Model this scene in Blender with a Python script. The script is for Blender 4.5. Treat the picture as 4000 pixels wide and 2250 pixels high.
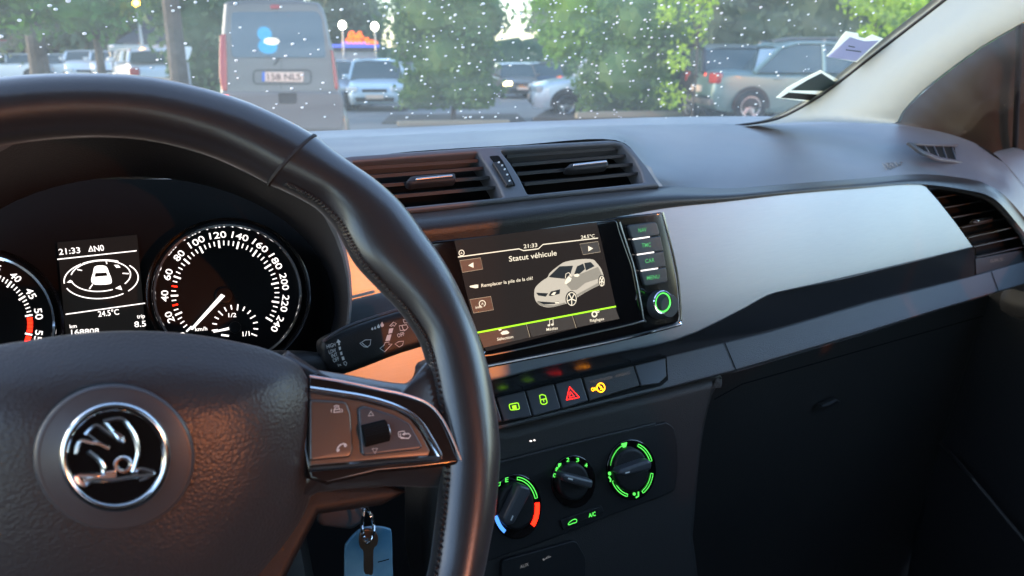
import bpy, bmesh, math, random
import numpy as np
from math import sin, cos, tan, pi, radians, atan, atan2, sqrt
from mathutils import Vector, Matrix
for o in list(bpy.data.objects): bpy.data.objects.remove(o)
random.seed(7)
scn = bpy.context.scene
COL = scn.collection
# ---------------------------------------------------------------- camera, world, sun, exposure
EYE = Vector((0, 0, 1.2)); FPX = 2889.0; YAW = radians(29.5); PIT = radians(17.4)
FW = Vector((sin(YAW)*cos(PIT), cos(YAW)*cos(PIT), -sin(PIT)))
RT = Vector((cos(YAW), -sin(YAW), 0)); UP = RT.cross(FW)
cd = bpy.data.cameras.new('camera'); cam = bpy.data.objects.new('camera', cd); COL.objects.link(cam)
cam.location = EYE; cam.rotation_euler = (pi/2-PIT, 0, -YAW)
cd.sensor_width = 36; cd.lens = 26.0; cd.clip_start = 0.02; cd.clip_end = 900
cd.dof.use_dof = True; cd.dof.focus_distance = 0.56; cd.dof.aperture_fstop = 10.5
scn.camera = cam
SUN_EL = 16.0; SUN_AZ = -62.0      # low evening sun, left and ahead of the car
w = bpy.data.worlds.new('World'); scn.world = w; w.use_nodes = True
nt = w.node_tree; bg = nt.nodes['Background']; sky = nt.nodes.new('ShaderNodeTexSky')
sky.sky_type = 'NISHITA'; sky.sun_disc = False; sky.sun_elevation = radians(SUN_EL); sky.sun_rotation = radians(SUN_AZ)
sky.air_density = 1.0; sky.dust_density = 1.0; sky.ozone_density = 2.0
nt.links.new(sky.outputs[0], bg.inputs[0]); bg.inputs[1].default_value = 0.15
sl = bpy.data.lights.new('sun', 'SUN'); sl.energy = 0.12; sl.angle = radians(14); sl.color = (1, .96, .9)
so = bpy.data.objects.new('sun', sl); COL.objects.link(so)
sd = Vector((sin(radians(SUN_AZ))*cos(radians(SUN_EL+14)), cos(radians(SUN_AZ))*cos(radians(SUN_EL+14)), sin(radians(SUN_EL+14))))
so.rotation_euler = sd.to_track_quat('Z', 'Y').to_euler()
scn.view_settings.view_transform = 'Standard'; scn.view_settings.look = 'None'
scn.view_settings.exposure = 2.5; EMK = 2**-1.5; scn.view_settings.gamma = 1.0
scn.render.engine = 'CYCLES'
scn.cycles.max_bounces = 8; scn.cycles.transparent_max_bounces = 12; scn.cycles.sample_clamp_indirect = 6
# ---------------------------------------------------------------- rays and planes
def ray(x, y):
    return (FW*FPX + RT*(x-2000) - UP*(y-1125)).normalized()
def P(x, y, Y):
    d = ray(x, y); return EYE + d*(Y/d.y)
def az(px): return YAW + atan((px-2000)/3027.)
def gz(px, D):   # the car park dips a little in the middle distance
    def ss(a, b, x): t = min(1, max(0, (x-a)/(b-a))); return t*t*(3-2*t)
    return -.0188*max(0, min(D, 60)-5)*ss(600, 1300, px)*(1-ss(2100, 2900, px))
def gp0(px, D, z=0): return Vector((D*sin(az(px)), D*cos(az(px)), z))
def gp(px, D, z=0): return gp0(px, D, z+gz(px, D))
class Pl:
    def __init__(s, x, y, Y, tilt, yaw=0, p=None):
        s.p = p if p is not None else P(x, y, Y); t = radians(tilt); a = radians(yaw)
        s.n = Vector((sin(a)*cos(t), -cos(a)*cos(t), sin(t))); s.u = Vector((cos(a), sin(a), 0)); s.v = s.n.cross(s.u)
        if s.v.z < 0: s.v = -s.v
    def at(s, x, y, off=0):
        d = ray(x, y); return EYE + d*((s.p + s.n*off - EYE).dot(s.n)/d.dot(s.n))
    def uv(s, x, y, off=0):
        q = s.at(x, y, off) - s.p; return Vector((q.dot(s.u), q.dot(s.v)))
    def w(s, u, v, off=0): return s.p + s.u*u + s.v*v + s.n*off
    def sc(s, x, y, off=0): return (s.uv(x, y-10, off)-s.uv(x, y+10, off)).length/20
def ell(cx, cy, rx, ry, rot=0, n=48, a0=0, a1=360):
    r = radians(rot); o = []
    full = abs(a1-a0) >= 360
    for i in range(n):
        a = radians(a0 + (a1-a0)*i/(n if full else n-1)); x = rx*cos(a); y = -ry*sin(a)
        o.append((cx+x*cos(r)+y*sin(r), cy-x*sin(r)+y*cos(r)))
    return o
def cr(pts, n=6, closed=False):
    pts = [Vector(p) for p in pts]; N = len(pts); out = []
    rng = range(N) if closed else range(N-1)
    for i in rng:
        if closed: a, b, c, d = pts[i-1], pts[i], pts[(i+1) % N], pts[(i+2) % N]
        else: a, b, c, d = pts[max(i-1, 0)], pts[i], pts[i+1], pts[min(i+2, N-1)]
        for k in range(n):
            t = k/n
            out.append(b + .5*t*((c-a) + t*((2*a-5*b+4*c-d) + t*(3*(b-c)+d-a))))
    if not closed: out.append(pts[-1])
    return out
def offr(pts, r):   # rounded corners of a px polygon
    out = []; N = len(pts)
    for i in range(N):
        a, b, c = Vector(pts[i-1]), Vector(pts[i]), Vector(pts[(i+1) % N])
        l1 = min(r, (a-b).length*.45); l2 = min(r, (c-b).length*.45)
        p = b+(a-b).normalized()*l1; q = b+(c-b).normalized()*l2
        for k in range(5):
            t = k/4; out.append(tuple((1-t)**2*p + 2*t*(1-t)*b + t*t*q))
    return out
# ---------------------------------------------------------------- objects
def wl(o):
    v = Vector((0, 0, 0))
    while o is not None: v += o.location; o = o.parent
    return v
def tag(o, label=None, cat=None, group=None, kind=None):
    if label: o['label'] = label
    if cat: o['category'] = cat
    if group: o['group'] = group
    if kind: o['kind'] = kind
    return o
def thing(name, label, cat, loc=(0, 0, 0), group=None):
    o = bpy.data.objects.new(name, None); COL.objects.link(o); o.location = loc; o.empty_display_size = .05
    return tag(o, label, cat, group)
def copy_tree(o, parent=None):
    c = o.copy(); COL.objects.link(c); c.parent = parent
    for ch in o.children: copy_tree(ch, c)
    return c
CAPH = None
class MB:
    def __init__(s): s.V = []; s.F = []
    def add(s, vs, fs):
        b = len(s.V); s.V += [Vector(v) for v in vs]; s.F += [tuple(i+b for i in f) for f in fs]; return s
    def mesh(s, me, f):
        return s.add([f(v.co) for v in me.vertices], [tuple(p.vertices) for p in me.polygons])
    def plate(s, pts, pl, th=.002, bev=0, holes=(), off=0, uv=False, bres=2):
        c = bpy.data.curves.new('c', 'CURVE'); c.dimensions = '2D'; c.fill_mode = 'BOTH' if th > 0 else 'FRONT'
        for loop in [pts]+list(holes):
            q = [Vector(p) for p in loop] if uv else [pl.uv(p[0], p[1], off) for p in loop]
            sp = c.splines.new('POLY'); sp.points.add(len(q)-1); sp.use_cyclic_u = True
            for i, p in enumerate(q): sp.points[i].co = (p[0], p[1], 0, 1)
        c.extrude = max(th/2-bev, 0); c.bevel_depth = bev; c.bevel_resolution = bres; c.offset = -bev
        o = bpy.data.objects.new('c', c); me = bpy.data.meshes.new_from_object(o)
        s.mesh(me, lambda v: pl.w(v.x, v.y, v.z - th/2 + off))
        bpy.data.objects.remove(o); bpy.data.curves.remove(c); bpy.data.meshes.remove(me); return s
    def text(s, txt, A, B, h, pl, off=.0004, th=.0, bold=.012):
        global CAPH
        c = bpy.data.curves.new('t', 'FONT'); c.body = txt; c.offset = bold*.5; c.extrude = th
        c.resolution_u = 3
        o = bpy.data.objects.new('t', c); me = bpy.data.meshes.new_from_object(o)
        if len(me.vertices):
            xs = [v.co.x for v in me.vertices]; x0, x1 = min(xs), max(xs)
            a = pl.uv(*A, off); b = pl.uv(*B, off); d = b-a; hm = (pl.uv(A[0], A[1]-h, off)-a).length
            e = d.normalized(); pv = Vector((-e.y, e.x))
            sx = d.length/(x1-x0); sy = hm/.70
            s.mesh(me, lambda v: pl.w(*(a + e*((v.x-x0)*sx) + pv*(v.y*sy)), off+v.z*sy))
        bpy.data.objects.remove(o); bpy.data.curves.remove(c); bpy.data.meshes.remove(me); return s
    def line(s, pts, wpx, pl, off=.0004, closed=False, h=.0):
        q = [pl.uv(p[0], p[1], off) for p in pts]; wm = wpx*pl.sc(*pts[0], off)/2; N = len(q); L = []; R_ = []
        for i in range(N):
            if closed: a, c = q[i-1], q[(i+1) % N]
            else: a, c = q[max(i-1, 0)], q[min(i+1, N-1)]
            t = (c-a)
            if t.length < 1e-9: t = Vector((1, 0))
            t.normalize(); m = Vector((-t.y, t.x))
            L.append(pl.w(*(q[i]+m*wm), off)); R_.append(pl.w(*(q[i]-m*wm), off))
        n = N if closed else N-1
        return s.add(L+R_, [(i, N+i, N+(i+1) % N, (i+1) % N) for i in range(n)])
    def tube(s, pts, r, n=8, closed=False, caps=True):
        pts = [Vector(p) for p in pts]; N = len(pts); rr = r if isinstance(r, (list, tuple)) else [r]*N; V = []; F = []
        t0 = (pts[1]-pts[0]).normalized(); a = t0.orthogonal().normalized()
        for i in range(N):
            if closed: t = (pts[(i+1) % N]-pts[i-1])
            else: t = (pts[min(i+1, N-1)]-pts[max(i-1, 0)])
            t.normalize(); a = (a - t*a.dot(t)).normalized(); b = t.cross(a)
            for k in range(n):
                g = 2*pi*k/n; V.append(pts[i]+(a*cos(g)+b*sin(g))*rr[i])
        for i in range(N if closed else N-1):
            j = (i+1) % N
            for k in range(n): F.append((i*n+k, i*n+(k+1) % n, j*n+(k+1) % n, j*n+k))
        if caps and not closed: F.append(tuple(range(n))[::-1]); F.append(tuple((N-1)*n+k for k in range(n)))
        return s.add(V, F)
    def grid(s, rows, closedc=False, closedr=False, skip=lambda i, j: False):
        R_ = len(rows); C_ = len(rows[0]); V = [p for r in rows for p in r]; F = []
        for i in range(R_ if closedr else R_-1):
            for j in range(C_ if closedc else C_-1):
                if skip(i, j): continue
                F.append((i*C_+j, i*C_+(j+1) % C_, ((i+1) % R_)*C_+(j+1) % C_, ((i+1) % R_)*C_+j))
        return s.add(V, F)
    def box(s, c, sx, sy, sz, bev=0, R=None):
        bm = bmesh.new(); bmesh.ops.create_cube(bm, size=1)
        for v in bm.verts: v.co = Vector((v.co.x*sx, v.co.y*sy, v.co.z*sz))
        if bev: bmesh.ops.bevel(bm, geom=bm.edges[:], offset=bev, segments=2, affect='EDGES', profile=.5)
        bm.verts.ensure_lookup_table(); R = R or Matrix.Identity(3)
        s.add([R@v.co+Vector(c) for v in bm.verts], [tuple(v.index for v in f.verts) for f in bm.faces]); bm.free(); return s
    def bar(s, A, B, up, h, d, nrm):   # bar between two points with height h along up and depth d along -nrm
        A = Vector(A); B = Vector(B); q = []
        for p in (A, B): q += [p+up*h/2, p-up*h/2, p-up*h/2-nrm*d, p+up*h/2-nrm*d]
        return s.add(q, [(0, 1, 2, 3), (7, 6, 5, 4), (0, 4, 5, 1), (1, 5, 6, 2), (2, 6, 7, 3), (3, 7, 4, 0)])
    def ico(s, c, rx, ry=None, rz=None, sub=2, jit=0, R=None):
        ry = ry or rx; rz = rz or rx; bm = bmesh.new(); bmesh.ops.create_icosphere(bm, subdivisions=sub, radius=1)
        R = R or Matrix.Identity(3); bm.verts.ensure_lookup_table()
        V = [R@Vector((v.co.x*rx, v.co.y*ry, v.co.z*rz))*(1+jit*(random.random()-.5))+Vector(c) for v in bm.verts]
        s.add(V, [tuple(v.index for v in f.verts) for f in bm.faces]); bm.free(); return s
    def build(s, name, mat, parent=None, ang=35, label=None, fix=True, solid=0):
        me = bpy.data.meshes.new(name); off = wl(parent) if parent else Vector((0, 0, 0))
        me.from_pydata([v-off for v in s.V], [], s.F); me.update()
        if fix:
            bm = bmesh.new(); bm.from_mesh(me); bmesh.ops.remove_doubles(bm, verts=bm.verts, dist=1e-6)
            bmesh.ops.recalc_face_normals(bm, faces=bm.faces); bm.to_mesh(me); bm.free()
        for p in me.polygons: p.use_smooth = bool(fix)
        if ang < 180 and fix: me.set_sharp_from_angle(angle=radians(ang))
        me.materials.append(M[mat] if isinstance(mat, str) else mat)
        o = bpy.data.objects.new(name, me); COL.objects.link(o)
        if parent: o.parent = parent
        if fix and 0 < ang < 60 and len(me.polygons) > 6:
            m = o.modifiers.new('w', 'WEIGHTED_NORMAL'); m.keep_sharp = True; m.weight = 100
        if solid:
            m = o.modifiers.new('s', 'SOLIDIFY'); m.thickness = solid; m.offset = 0
        if label: o['label'] = label
        return o
def loft(cols, nc=6, nr=5):
    """cols: list of columns of world points, spline interpolated both ways -> rows of points"""
    cc = [cr(c, nr) for c in cols]
    rows = []
    for i in range(len(cc[0])): rows.append(cr([c[i] for c in cc], nc))
    return rows
# ---------------------------------------------------------------- materials
M = {}
def mat(name, col, rough=.5, metal=0, spec=.5, coat=0, bump=None, vary=None, emit=None, trans=0, ior=1.45, sheen=0, aniso=0, subs=0, alpha=1, roughvar=None):
    m = bpy.data.materials.new(name); m.use_nodes = True; t = m.node_tree; b = t.nodes['Principled BSDF']; N = t.nodes; L = t.links
    b.inputs['Base Color'].default_value = (*col, 1); b.inputs['Roughness'].default_value = rough; b.inputs['Metallic'].default_value = metal
    b.inputs['Specular IOR Level'].default_value = spec; b.inputs['Coat Weight'].default_value = coat; b.inputs['IOR'].default_value = ior
    b.inputs['Transmission Weight'].default_value = trans; b.inputs['Sheen Weight'].default_value = sheen; b.inputs['Anisotropic'].default_value = aniso
    b.inputs['Coat Roughness'].default_value = .05
    tc = N.new('ShaderNodeTexCoord')
    if emit:
        b.inputs['Emission Color'].default_value = (*emit[0], 1); b.inputs['Emission Strength'].default_value = emit[1]
    def noise(scale, det=4, st=(1, 1, 1)):
        mp = N.new('ShaderNodeMapping'); mp.inputs['Scale'].default_value = st; L.new(tc.outputs['Object'], mp.inputs[0])
        n = N.new('ShaderNodeTexNoise'); n.inputs['Scale'].default_value = scale; n.inputs['Detail'].default_value = det; L.new(mp.outputs[0], n.inputs['Vector']); return n
    if vary:
        n = noise(vary[0], 5, vary[3] if len(vary) > 3 else (1, 1, 1)); r = N.new('ShaderNodeValToRGB'); L.new(n.outputs[0], r.inputs[0])
        r.color_ramp.elements[0].position = .3; r.color_ramp.elements[1].position = .72
        r.color_ramp.elements[0].color = (*vary[1], 1); r.color_ramp.elements[1].color = (*vary[2], 1); L.new(r.outputs[0], b.inputs['Base Color'])
    if roughvar:
        n = noise(roughvar[0], 4); mr = N.new('ShaderNodeMapRange'); L.new(n.outputs[0], mr.inputs[0])
        mr.inputs[3].default_value = roughvar[1]; mr.inputs[4].default_value = roughvar[2]; L.new(mr.outputs[0], b.inputs['Roughness'])
    if bump:
        kind, scale, dist = bump[:3]
        if kind in ('voronoi', 'pebble'):
            n = N.new('ShaderNodeTexVoronoi'); n.inputs['Scale'].default_value = scale; n.feature = 'SMOOTH_F1' if kind == 'voronoi' else 'F1'; L.new(tc.outputs['Object'], n.inputs['Vector'])
        else: n = noise(scale, 3, bump[3] if len(bump) > 3 else (1, 1, 1))
        bp = N.new('ShaderNodeBump'); bp.inputs['Distance'].default_value = dist; bp.inputs['Strength'].default_value = 1; bp.invert = kind == 'pebble'; L.new(n.outputs[0], bp.inputs['Height']); L.new(bp.outputs[0], b.inputs['Normal'])
    M[name] = m; return m
mat('pad', (.15, .158, .175), .42, vary=(14, (.138, .146, .163), (.162, .168, .182)), bump=('noise', 900, .00035), spec=.55, roughvar=(6, .36, .48))
mat('soft_plastic', (.023, .0215, .021), .5, bump=('noise', 1000, .0003), spec=.5)
mat('dark_plastic', (.012, .012, .013), .5, bump=('noise', 900, .0002), spec=.4)
mat('hood_plastic', (.022, .02, .022), .45, bump=('noise', 800, .0003))
mat('cloth_brown', (.075, .055, .042), .8, bump=('noise', 1200, .0004))
mat('vent_frame', (.11, .112, .125), .4, bump=('noise', 1200, .00015))
mat('slat', (.03, .03, .033), .5, spec=.35)
mat('glove', (.03, .03, .029), .5, bump=('noise', 500, .0004), spec=.4, vary=(3, (.024, .024, .024), (.036, .034, .032)))
mat('cavity', (.004, .004, .004), .8, spec=.2)
mat('brow', (.02, .017, .016), .36, bump=('noise', 700, .0003), spec=.5)
mat('leather', (.016, .016, .018), .28, bump=('voronoi', 1100, .00006), spec=.6, coat=.6, sheen=.15, roughvar=(25, .24, .38))
M['leather'].node_tree.nodes['Principled BSDF'].inputs['Coat Roughness'].default_value = .22; M['leather'].node_tree.nodes['Principled BSDF'].inputs['Coat IOR'].default_value = 1.65
mat('stitch', (.02, .02, .021), .7)
mat('airbag', (.027, .029, .033), .36, bump=('pebble', 620, .00015), sheen=.12, spec=.5)
mat('satin', (.055, .058, .065), .32, spec=.5)
mat('piano', (.004, .004, .005), .07, spec=.6, coat=.6)
mat('glossdark', (.012, .009, .008), .16, spec=.6, coat=.4)
mat('chrome', (.75, .77, .8), .1, metal=1)
mat('bright_metal', (.85, .86, .88), .22, metal=1)
mat('satin_chrome', (.6, .62, .66), .28, metal=1)
mat('decor', (.3, .32, .34), .29, metal=.8, bump=('noise', 90, .00002, (1, 30, 60)), vary=(60, (.215, .25, .305), (.24, .28, .335), (1, 25, 60)), roughvar=(7, .3, .4))
mat('decor_edge', (.02, .024, .03), .2, spec=.5, ior=2.1)
mat('ledge', (.06, .064, .07), .5, bump=('noise', 900, .0004))
mat('spoke_panel', (.13, .12, .11), .34, metal=.75)
mat('stalk', (.012, .013, .014), .42, bump=('noise', 900, .0002))
mat('print_white', (.7, .7, .68), .5)
mat('pillar', (.225, .26, .265), .75, bump=('noise', 1500, .0003))
mat('door_fabric', (.02, .016, .013), .8, bump=('noise', 1200, .0004))
mat('roof_lining', (.45, .45, .43), .9)
mat('screen_off', (.004, .004, .005), .05, spec=.55)
mat('lcd', (.006, .005, .005), .08, spec=.25, emit=((.035, .028, .026), .14))
mat('trip_lcd', (.008, .008, .008), .3, spec=.3, emit=((.02, .018, .017), .08))
mat('dial', (.003, .003, .004), .35, spec=.3)
def em(name, col, s): mat(name, tuple(c*.1 for c in col), .4, emit=(col, s*EMK))
em('lit_white', (1, .93, .88), 1.0); em('lit_cream', (1, .87, .66), .62); em('lit_green', (.12, 1, .12), .75); em('lit_lime', (.42, 1, .02), .75)
em('lit_red', (1, .01, .003), 4.2); em('lit_amber', (1, .3, .002), 4.2); em('lit_blue', (.08, .3, 1), .9); em('dim_green', (.12, .6, .2), .4)
em('lit_grey', (.7, .7, .72), .1); em('lcd_button', (.5, .36, .28), .05); em('car_cream', (.80, .70, .56), .42); em('car_shadow', (.55, .48, .38), .32); em('car_dark', (.03, .03, .032), .3)
em('lcd_line', (.8, .62, .42), .35)
em('print_dim', (.35, .3, .28), .12)
mat('tag_blue', (.08, .3, .5), .3, vary=(22, (.03, .16, .30), (.30, .46, .54)), coat=.3)
mat('key_brass', (.2, .12, .08), .35, metal=.8)
mat('paper_dark', (.05, .08, .09), .4)
# outside
mat('asphalt', (.16, .16, .15), .75, vary=(.6, (.125, .125, .12), (.185, .18, .17)), bump=('noise', 40, .01))
mat('kerb', (.32, .28, .2), .8); mat('soil', (.05, .04, .03), .9, vary=(3, (.04, .032, .025), (.08, .065, .05)))
mat('bark', (.09, .075, .06), .85, bump=('noise', 12, .03, (4, 4, 1)), vary=(5, (.06, .05, .04), (.13, .11, .09)))
mat('glass_dark', (.05, .075, .075), .06, spec=.7, coat=.6)
mat('glass_van', (.05, .08, .10), .0, spec=1.0)
mat('tyre', (.015, .015, .015), .8); mat('rim_metal', (.35, .36, .37), .35, metal=.8)
mat('tail_red', (.35, .02, .02), .25, coat=.5); mat('lamp_clear', (.6, .62, .62), .12, coat=.5)
mat('grille_black', (.01, .01, .01), .5); mat('plate_orange_lit', (.75, .55, .42), .45); mat('plate_blue', (.05, .15, .5), .5); mat('plate_ink', (.05, .03, .03), .5)  # white plates tinted orange: lamp light put into their colour
mat('bumper_grey', (.14, .13, .12), .55, bump=('noise', 60, .002))
mat('wall_pale', (.35, .35, .36), .8, vary=(1.5, (.3, .3, .31), (.4, .4, .41))); mat('roof_dark', (.05, .05, .06), .7); mat('red_tent', (.5, .06, .07), .7)
em('sodium', (1, .36, .04), 60); em('sodium_small', (1, .42, .04), 14); em('lamp_white', (1, .97, .8), 14); em('neon_orange', (1, .14, .004), 1.8); em('neon_blue', (.1, .16, 1), .9); em('neon_violet', (.5, .25, 1), .9)
em('neon_cyan', (.04, .5, 1), 7); em('headlight_lit', (1, .8, .3), 10); em('tail_lit', (1, .06, .02), 3)
for nm, c in dict(silver=(.125, .122, .108), paint_white=(.72, .76, .80), paint_palegreen=(.15, .225, .21), paint_blue=(.05, .08, .12), paint_dark=(.03, .03, .035), paint_lightblue=(.48, .58, .64), paint_grey=(.3, .33, .38)).items():
    mat(nm, c, .35, metal=.25, coat=.6)
def leafmat(name, c0, c1, sc=.9, mixf=.4):
    m = mat(name, c0, .6, vary=(sc, c0, c1)); t = m.node_tree; b = t.nodes['Principled BSDF']; tr = t.nodes.new('ShaderNodeBsdfTranslucent'); mx = t.nodes.new('ShaderNodeMixShader')
    src = b.inputs['Base Color'].links[0].from_socket; t.links.new(src, tr.inputs[0]); mx.inputs[0].default_value = mixf
    t.links.new(b.outputs[0], mx.inputs[1]); t.links.new(tr.outputs[0], mx.inputs[2]); t.links.new(mx.outputs[0], t.nodes['Material Output'].inputs[0])
leafmat('leaf_green', (0.054, 0.160, 0.033), (0.135, 0.304, 0.046)); leafmat('leaf_dark', (.045, .11, .045), (.10, .19, .07)); leafmat('leaf_bush', (.07, .17, .05), (.19, .31, .08), 1.5)
leafmat('leaf_lime', (0.162, 0.320, 0.039), (0.297, 0.512, 0.065)); leafmat('leaf_yellow', (0.297, 0.480, 0.039), (0.540, 0.736, 0.065), 3); leafmat('leaf_hazed', (.13, .18, .10), (.22, .28, .15), .5)  # far foliage made paler: distance haze put into its colour
# windshield glass: clear, faint reflection, thin film of dust, thickened to lay a haze veil over the view
m = bpy.data.materials.new('windshield_glass'); m.use_nodes = True; t = m.node_tree; t.nodes.clear(); N = t.nodes; L = t.links
out = N.new('ShaderNodeOutputMaterial'); tr = N.new('ShaderNodeBsdfTransparent'); gl = N.new('ShaderNodeBsdfGlossy'); gl.inputs['Roughness'].default_value = .02
df = N.new('ShaderNodeBsdfTranslucent'); df.inputs[0].default_value = (.8, .88, .84, 1); df2 = N.new('ShaderNodeBsdfDiffuse'); df2.inputs[0].default_value = (.8, .85, .85, 1)
m1 = N.new('ShaderNodeMixShader'); m2 = N.new('ShaderNodeMixShader'); m3 = N.new('ShaderNodeMixShader')
tcn = N.new('ShaderNodeTexCoord'); mp = N.new('ShaderNodeMapping'); mp.inputs['Rotation'].default_value = (0, 0, .5); mp.inputs['Scale'].default_value = (3, 40, 3); nz = N.new('ShaderNodeTexNoise'); nz.inputs['Scale'].default_value = 2; nz.inputs['Detail'].default_value = 5
L.new(tcn.outputs['Object'], mp.inputs[0]); L.new(mp.outputs[0], nz.inputs['Vector']); mr = N.new('ShaderNodeMapRange'); L.new(nz.outputs[0], mr.inputs[0])
mr.inputs[1].default_value = .35; mr.inputs[2].default_value = .75; mr.inputs[3].default_value = .04; mr.inputs[4].default_value = .075
m3.inputs[0].default_value = .35; L.new(df.outputs[0], m3.inputs[1]); L.new(df2.outputs[0], m3.inputs[2])
m1.inputs[0].default_value = .03; L.new(tr.outputs[0], m1.inputs[1]); L.new(gl.outputs[0], m1.inputs[2])
L.new(mr.outputs[0], m2.inputs[0]); L.new(m1.outputs[0], m2.inputs[1]); L.new(m3.outputs[0], m2.inputs[2]); L.new(m2.outputs[0], out.inputs[0]); M['windshield_glass'] = m
leafmat('raindrop', (.92, .94, .94), (.96, .97, .97)); leafmat('paper_white', (.92, .92, .80), (.96, .95, .85), mixf=.85); leafmat('paper_lavender', (.6, .6, .78), (.66, .66, .84), mixf=.8)  # drops are plain white: the bright sky they refract is put into their colour

# ================================================================ SETTING OUTSIDE
angs = list(np.linspace(-pi, az(-800), 14))[:-1]+[az(p) for p in range(-800, 4801, 100)]+list(np.linspace(az(4800), pi, 14))[1:]
rows = []
for D in (.01, 3, 5, 7, 9, 11, 13, 15, 17, 19, 21, 24, 27, 31, 36, 42, 50, 60, 80, 120, 250, 600):
    rows.append([Vector((D*sin(a), D*cos(a), gz(2000+3027*tan(a-YAW), D) if abs(a-YAW) < 1.2 else 0)) for a in angs])
o = MB().grid(rows).build('ground', 'asphalt', ang=180); tag(o, kind='structure')
def strip(name, pts, wd, h, mt, z=0):
    m = MB(); 
    for a, b in zip(pts, pts[1:]):
        a = Vector(a); b = Vector(b); d = (b-a); c = (a+b)/2; R = Matrix.Rotation(atan2(d.y, d.x), 3, 'Z')@Matrix.Rotation(-atan2(d.z, d.xy.length), 3, 'Y')
        m.box((c.x, c.y, c.z+z+h/2), d.length, wd, h, min(.02, h*.3), R)
    return m.build(name, mt)
def gq(px, py):  # ground point
    d = ray(px, py); return EYE + d*(-1.2/d.z)
tag(strip('kerb', [gq(2250, 462), gq(2600, 455), gq(2950, 446), gq(3300, 440)], .16, .12, 'kerb'), 'weathered pale stone kerb along the planted bed ahead of the car', 'kerb')
tag(strip('kerb', [gp(1540, 16.2), gp(1760, 16.3), gp(1990, 16.4)], .16, .1, 'kerb'), 'low stone kerb below the bushy tree beside the van', 'kerb')
bed = MB().box(gp(1770, 17.9, .03), 3.2, 2.4, .06, .02, Matrix.Rotation(-az(1770), 3, 'Z')).box(gp(2520, 17.2, .03), 4.6, 2.6, .06, .02, Matrix.Rotation(-az(2500), 3, 'Z')).build('planting_bed', 'soil'); tag(bed, kind='structure')
# ---- trees
def tree(name, label, cat, px, D, blobs, mt, n, leaf, trunk=.12, ttop=None, group=None, seed=1, inner=.78, sides=0):
    rng = np.random.default_rng(seed); base = gp(px, D); root = thing(name, label, cat, base, group)
    a = az(px); e = Vector((cos(a), -sin(a), 0)); f = Vector((sin(a), cos(a), 0))
    m = MB(); zt = min(b[2] for b in blobs)
    top = Vector((0, 0, ttop or zt+.3)); m.tube([base, base+top*.5+Vector((.04, .02, 0)), base+top], [trunk, trunk*.85, trunk*.7], 10)
    for b in blobs:
        c = base+e*b[0]+f*b[1]+Vector((0, 0, b[2])); m.tube([base+top*.9, (base+top+c)/2+Vector((.1, 0, .1)), c], [trunk*.55, trunk*.35, trunk*.12], 6)
    m.build('trunk', 'bark', root)
    V = []; F = []; tot = sum(b[3]*b[5] for b in blobs)
    cm = MB()
    for b in blobs:
        c = base+e*b[0]+f*b[1]+Vector((0, 0, b[2])); k = int(n*b[3]*b[5]/tot)
        dirs = rng.normal(size=(k, 3)); dirs /= np.linalg.norm(dirs, axis=1)[:, None]
        lump = 1+.16*np.sin(dirs[:, 0]*5+b[0]*3)+.13*np.sin(dirs[:, 2]*7+dirs[:, 1]*4+b[2])+.09*np.sin(dirs[:, 1]*13+dirs[:, 0]*9)
        r = (rng.random(k)**.4)*lump; r = np.where(rng.random(k) < .12, r*1.16, r)
        pts = dirs*r[:, None]*np.array([b[3], b[4], b[5]]); cs, sn = cos(-a), sin(-a)
        X = pts[:, 0]*cs-pts[:, 1]*sn; Y = pts[:, 0]*sn+pts[:, 1]*cs
        C = np.stack([X, Y, pts[:, 2]], 1)+np.array(c)
        C[:, 2] = np.maximum(C[:, 2], .08)
        u = rng.normal(size=(k, 3)); u /= np.linalg.norm(u, axis=1)[:, None]; v = np.cross(u, rng.normal(size=(k, 3))); v /= np.linalg.norm(v, axis=1)[:, None]
        s = leaf*(.5+rng.random(k))[:, None]
        for q in (C-u*s, C-v*s*.55, C+u*s, C+v*s*.55): V.append(q)
        b0 = sum(len(x) for x in V[:-4]); idx = np.arange(k)
        F += list(zip((b0+idx).tolist(), (b0+k+idx).tolist(), (b0+2*k+idx).tolist(), (b0+3*k+idx).tolist()))
        if inner: cm.ico(c, b[3]*inner, b[4]*inner, b[5]*inner, 3, .16)
    off = len(cm.V); allV = [tuple(v) for v in cm.V]+[tuple(x) for x in np.concatenate(V).tolist()]; allF = [tuple(f_) for f_ in cm.F]+[tuple(i+off for i in f_) for f_ in F]
    me = bpy.data.meshes.new('crown'); me.from_pydata([(x-base.x, y-base.y, z-base.z) for x, y, z in allV], [], allF); me.update()
    me.materials.append(M[mt]); o = bpy.data.objects.new('crown', me); COL.objects.link(o); o.parent = root
    return root
BG = 'tall trees closing the far side of the car park'
# tree(px, D, blobs (right, far, z, rx, ry, rz))
tree('broadleaf_tree', 'leafy green tree above the far parked cars at the left, thin trunk', 'tree', 385, 27, [(-1.0, 0, 4.0, 2.5, 2, 2.2), (-3.0, .5, 3.7, 2.0, 2, 1.9), (.9, -.3, 3.9, 1.4, 1.5, 1.9), (-.2, -.5, 2.6, 1.3, 1.2, .9)], 'leaf_green', 9000, .13, .14, 3, seed=1)
tree('plane_tree', 'tall tree with thick grey brown trunk left of the silver van', 'tree', 686, 15, [(0, 0, 5.2, 2.2, 2, 1.6), (.5, .5, 4.2, 1.2, 1, .8)], 'leaf_dark', 3500, .12, .17, 4.6, seed=2)
tree('evergreen_tree', 'dark dense evergreen tree just behind the silver van at its left', 'tree', 800, 19, [(.1, 0, 1.7, 1.0, .9, 1.7), (-.2, .2, 3.2, 1.2, 1, 1.4)], 'leaf_dark', 6000, .10, .12, 1.2, seed=3)
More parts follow.
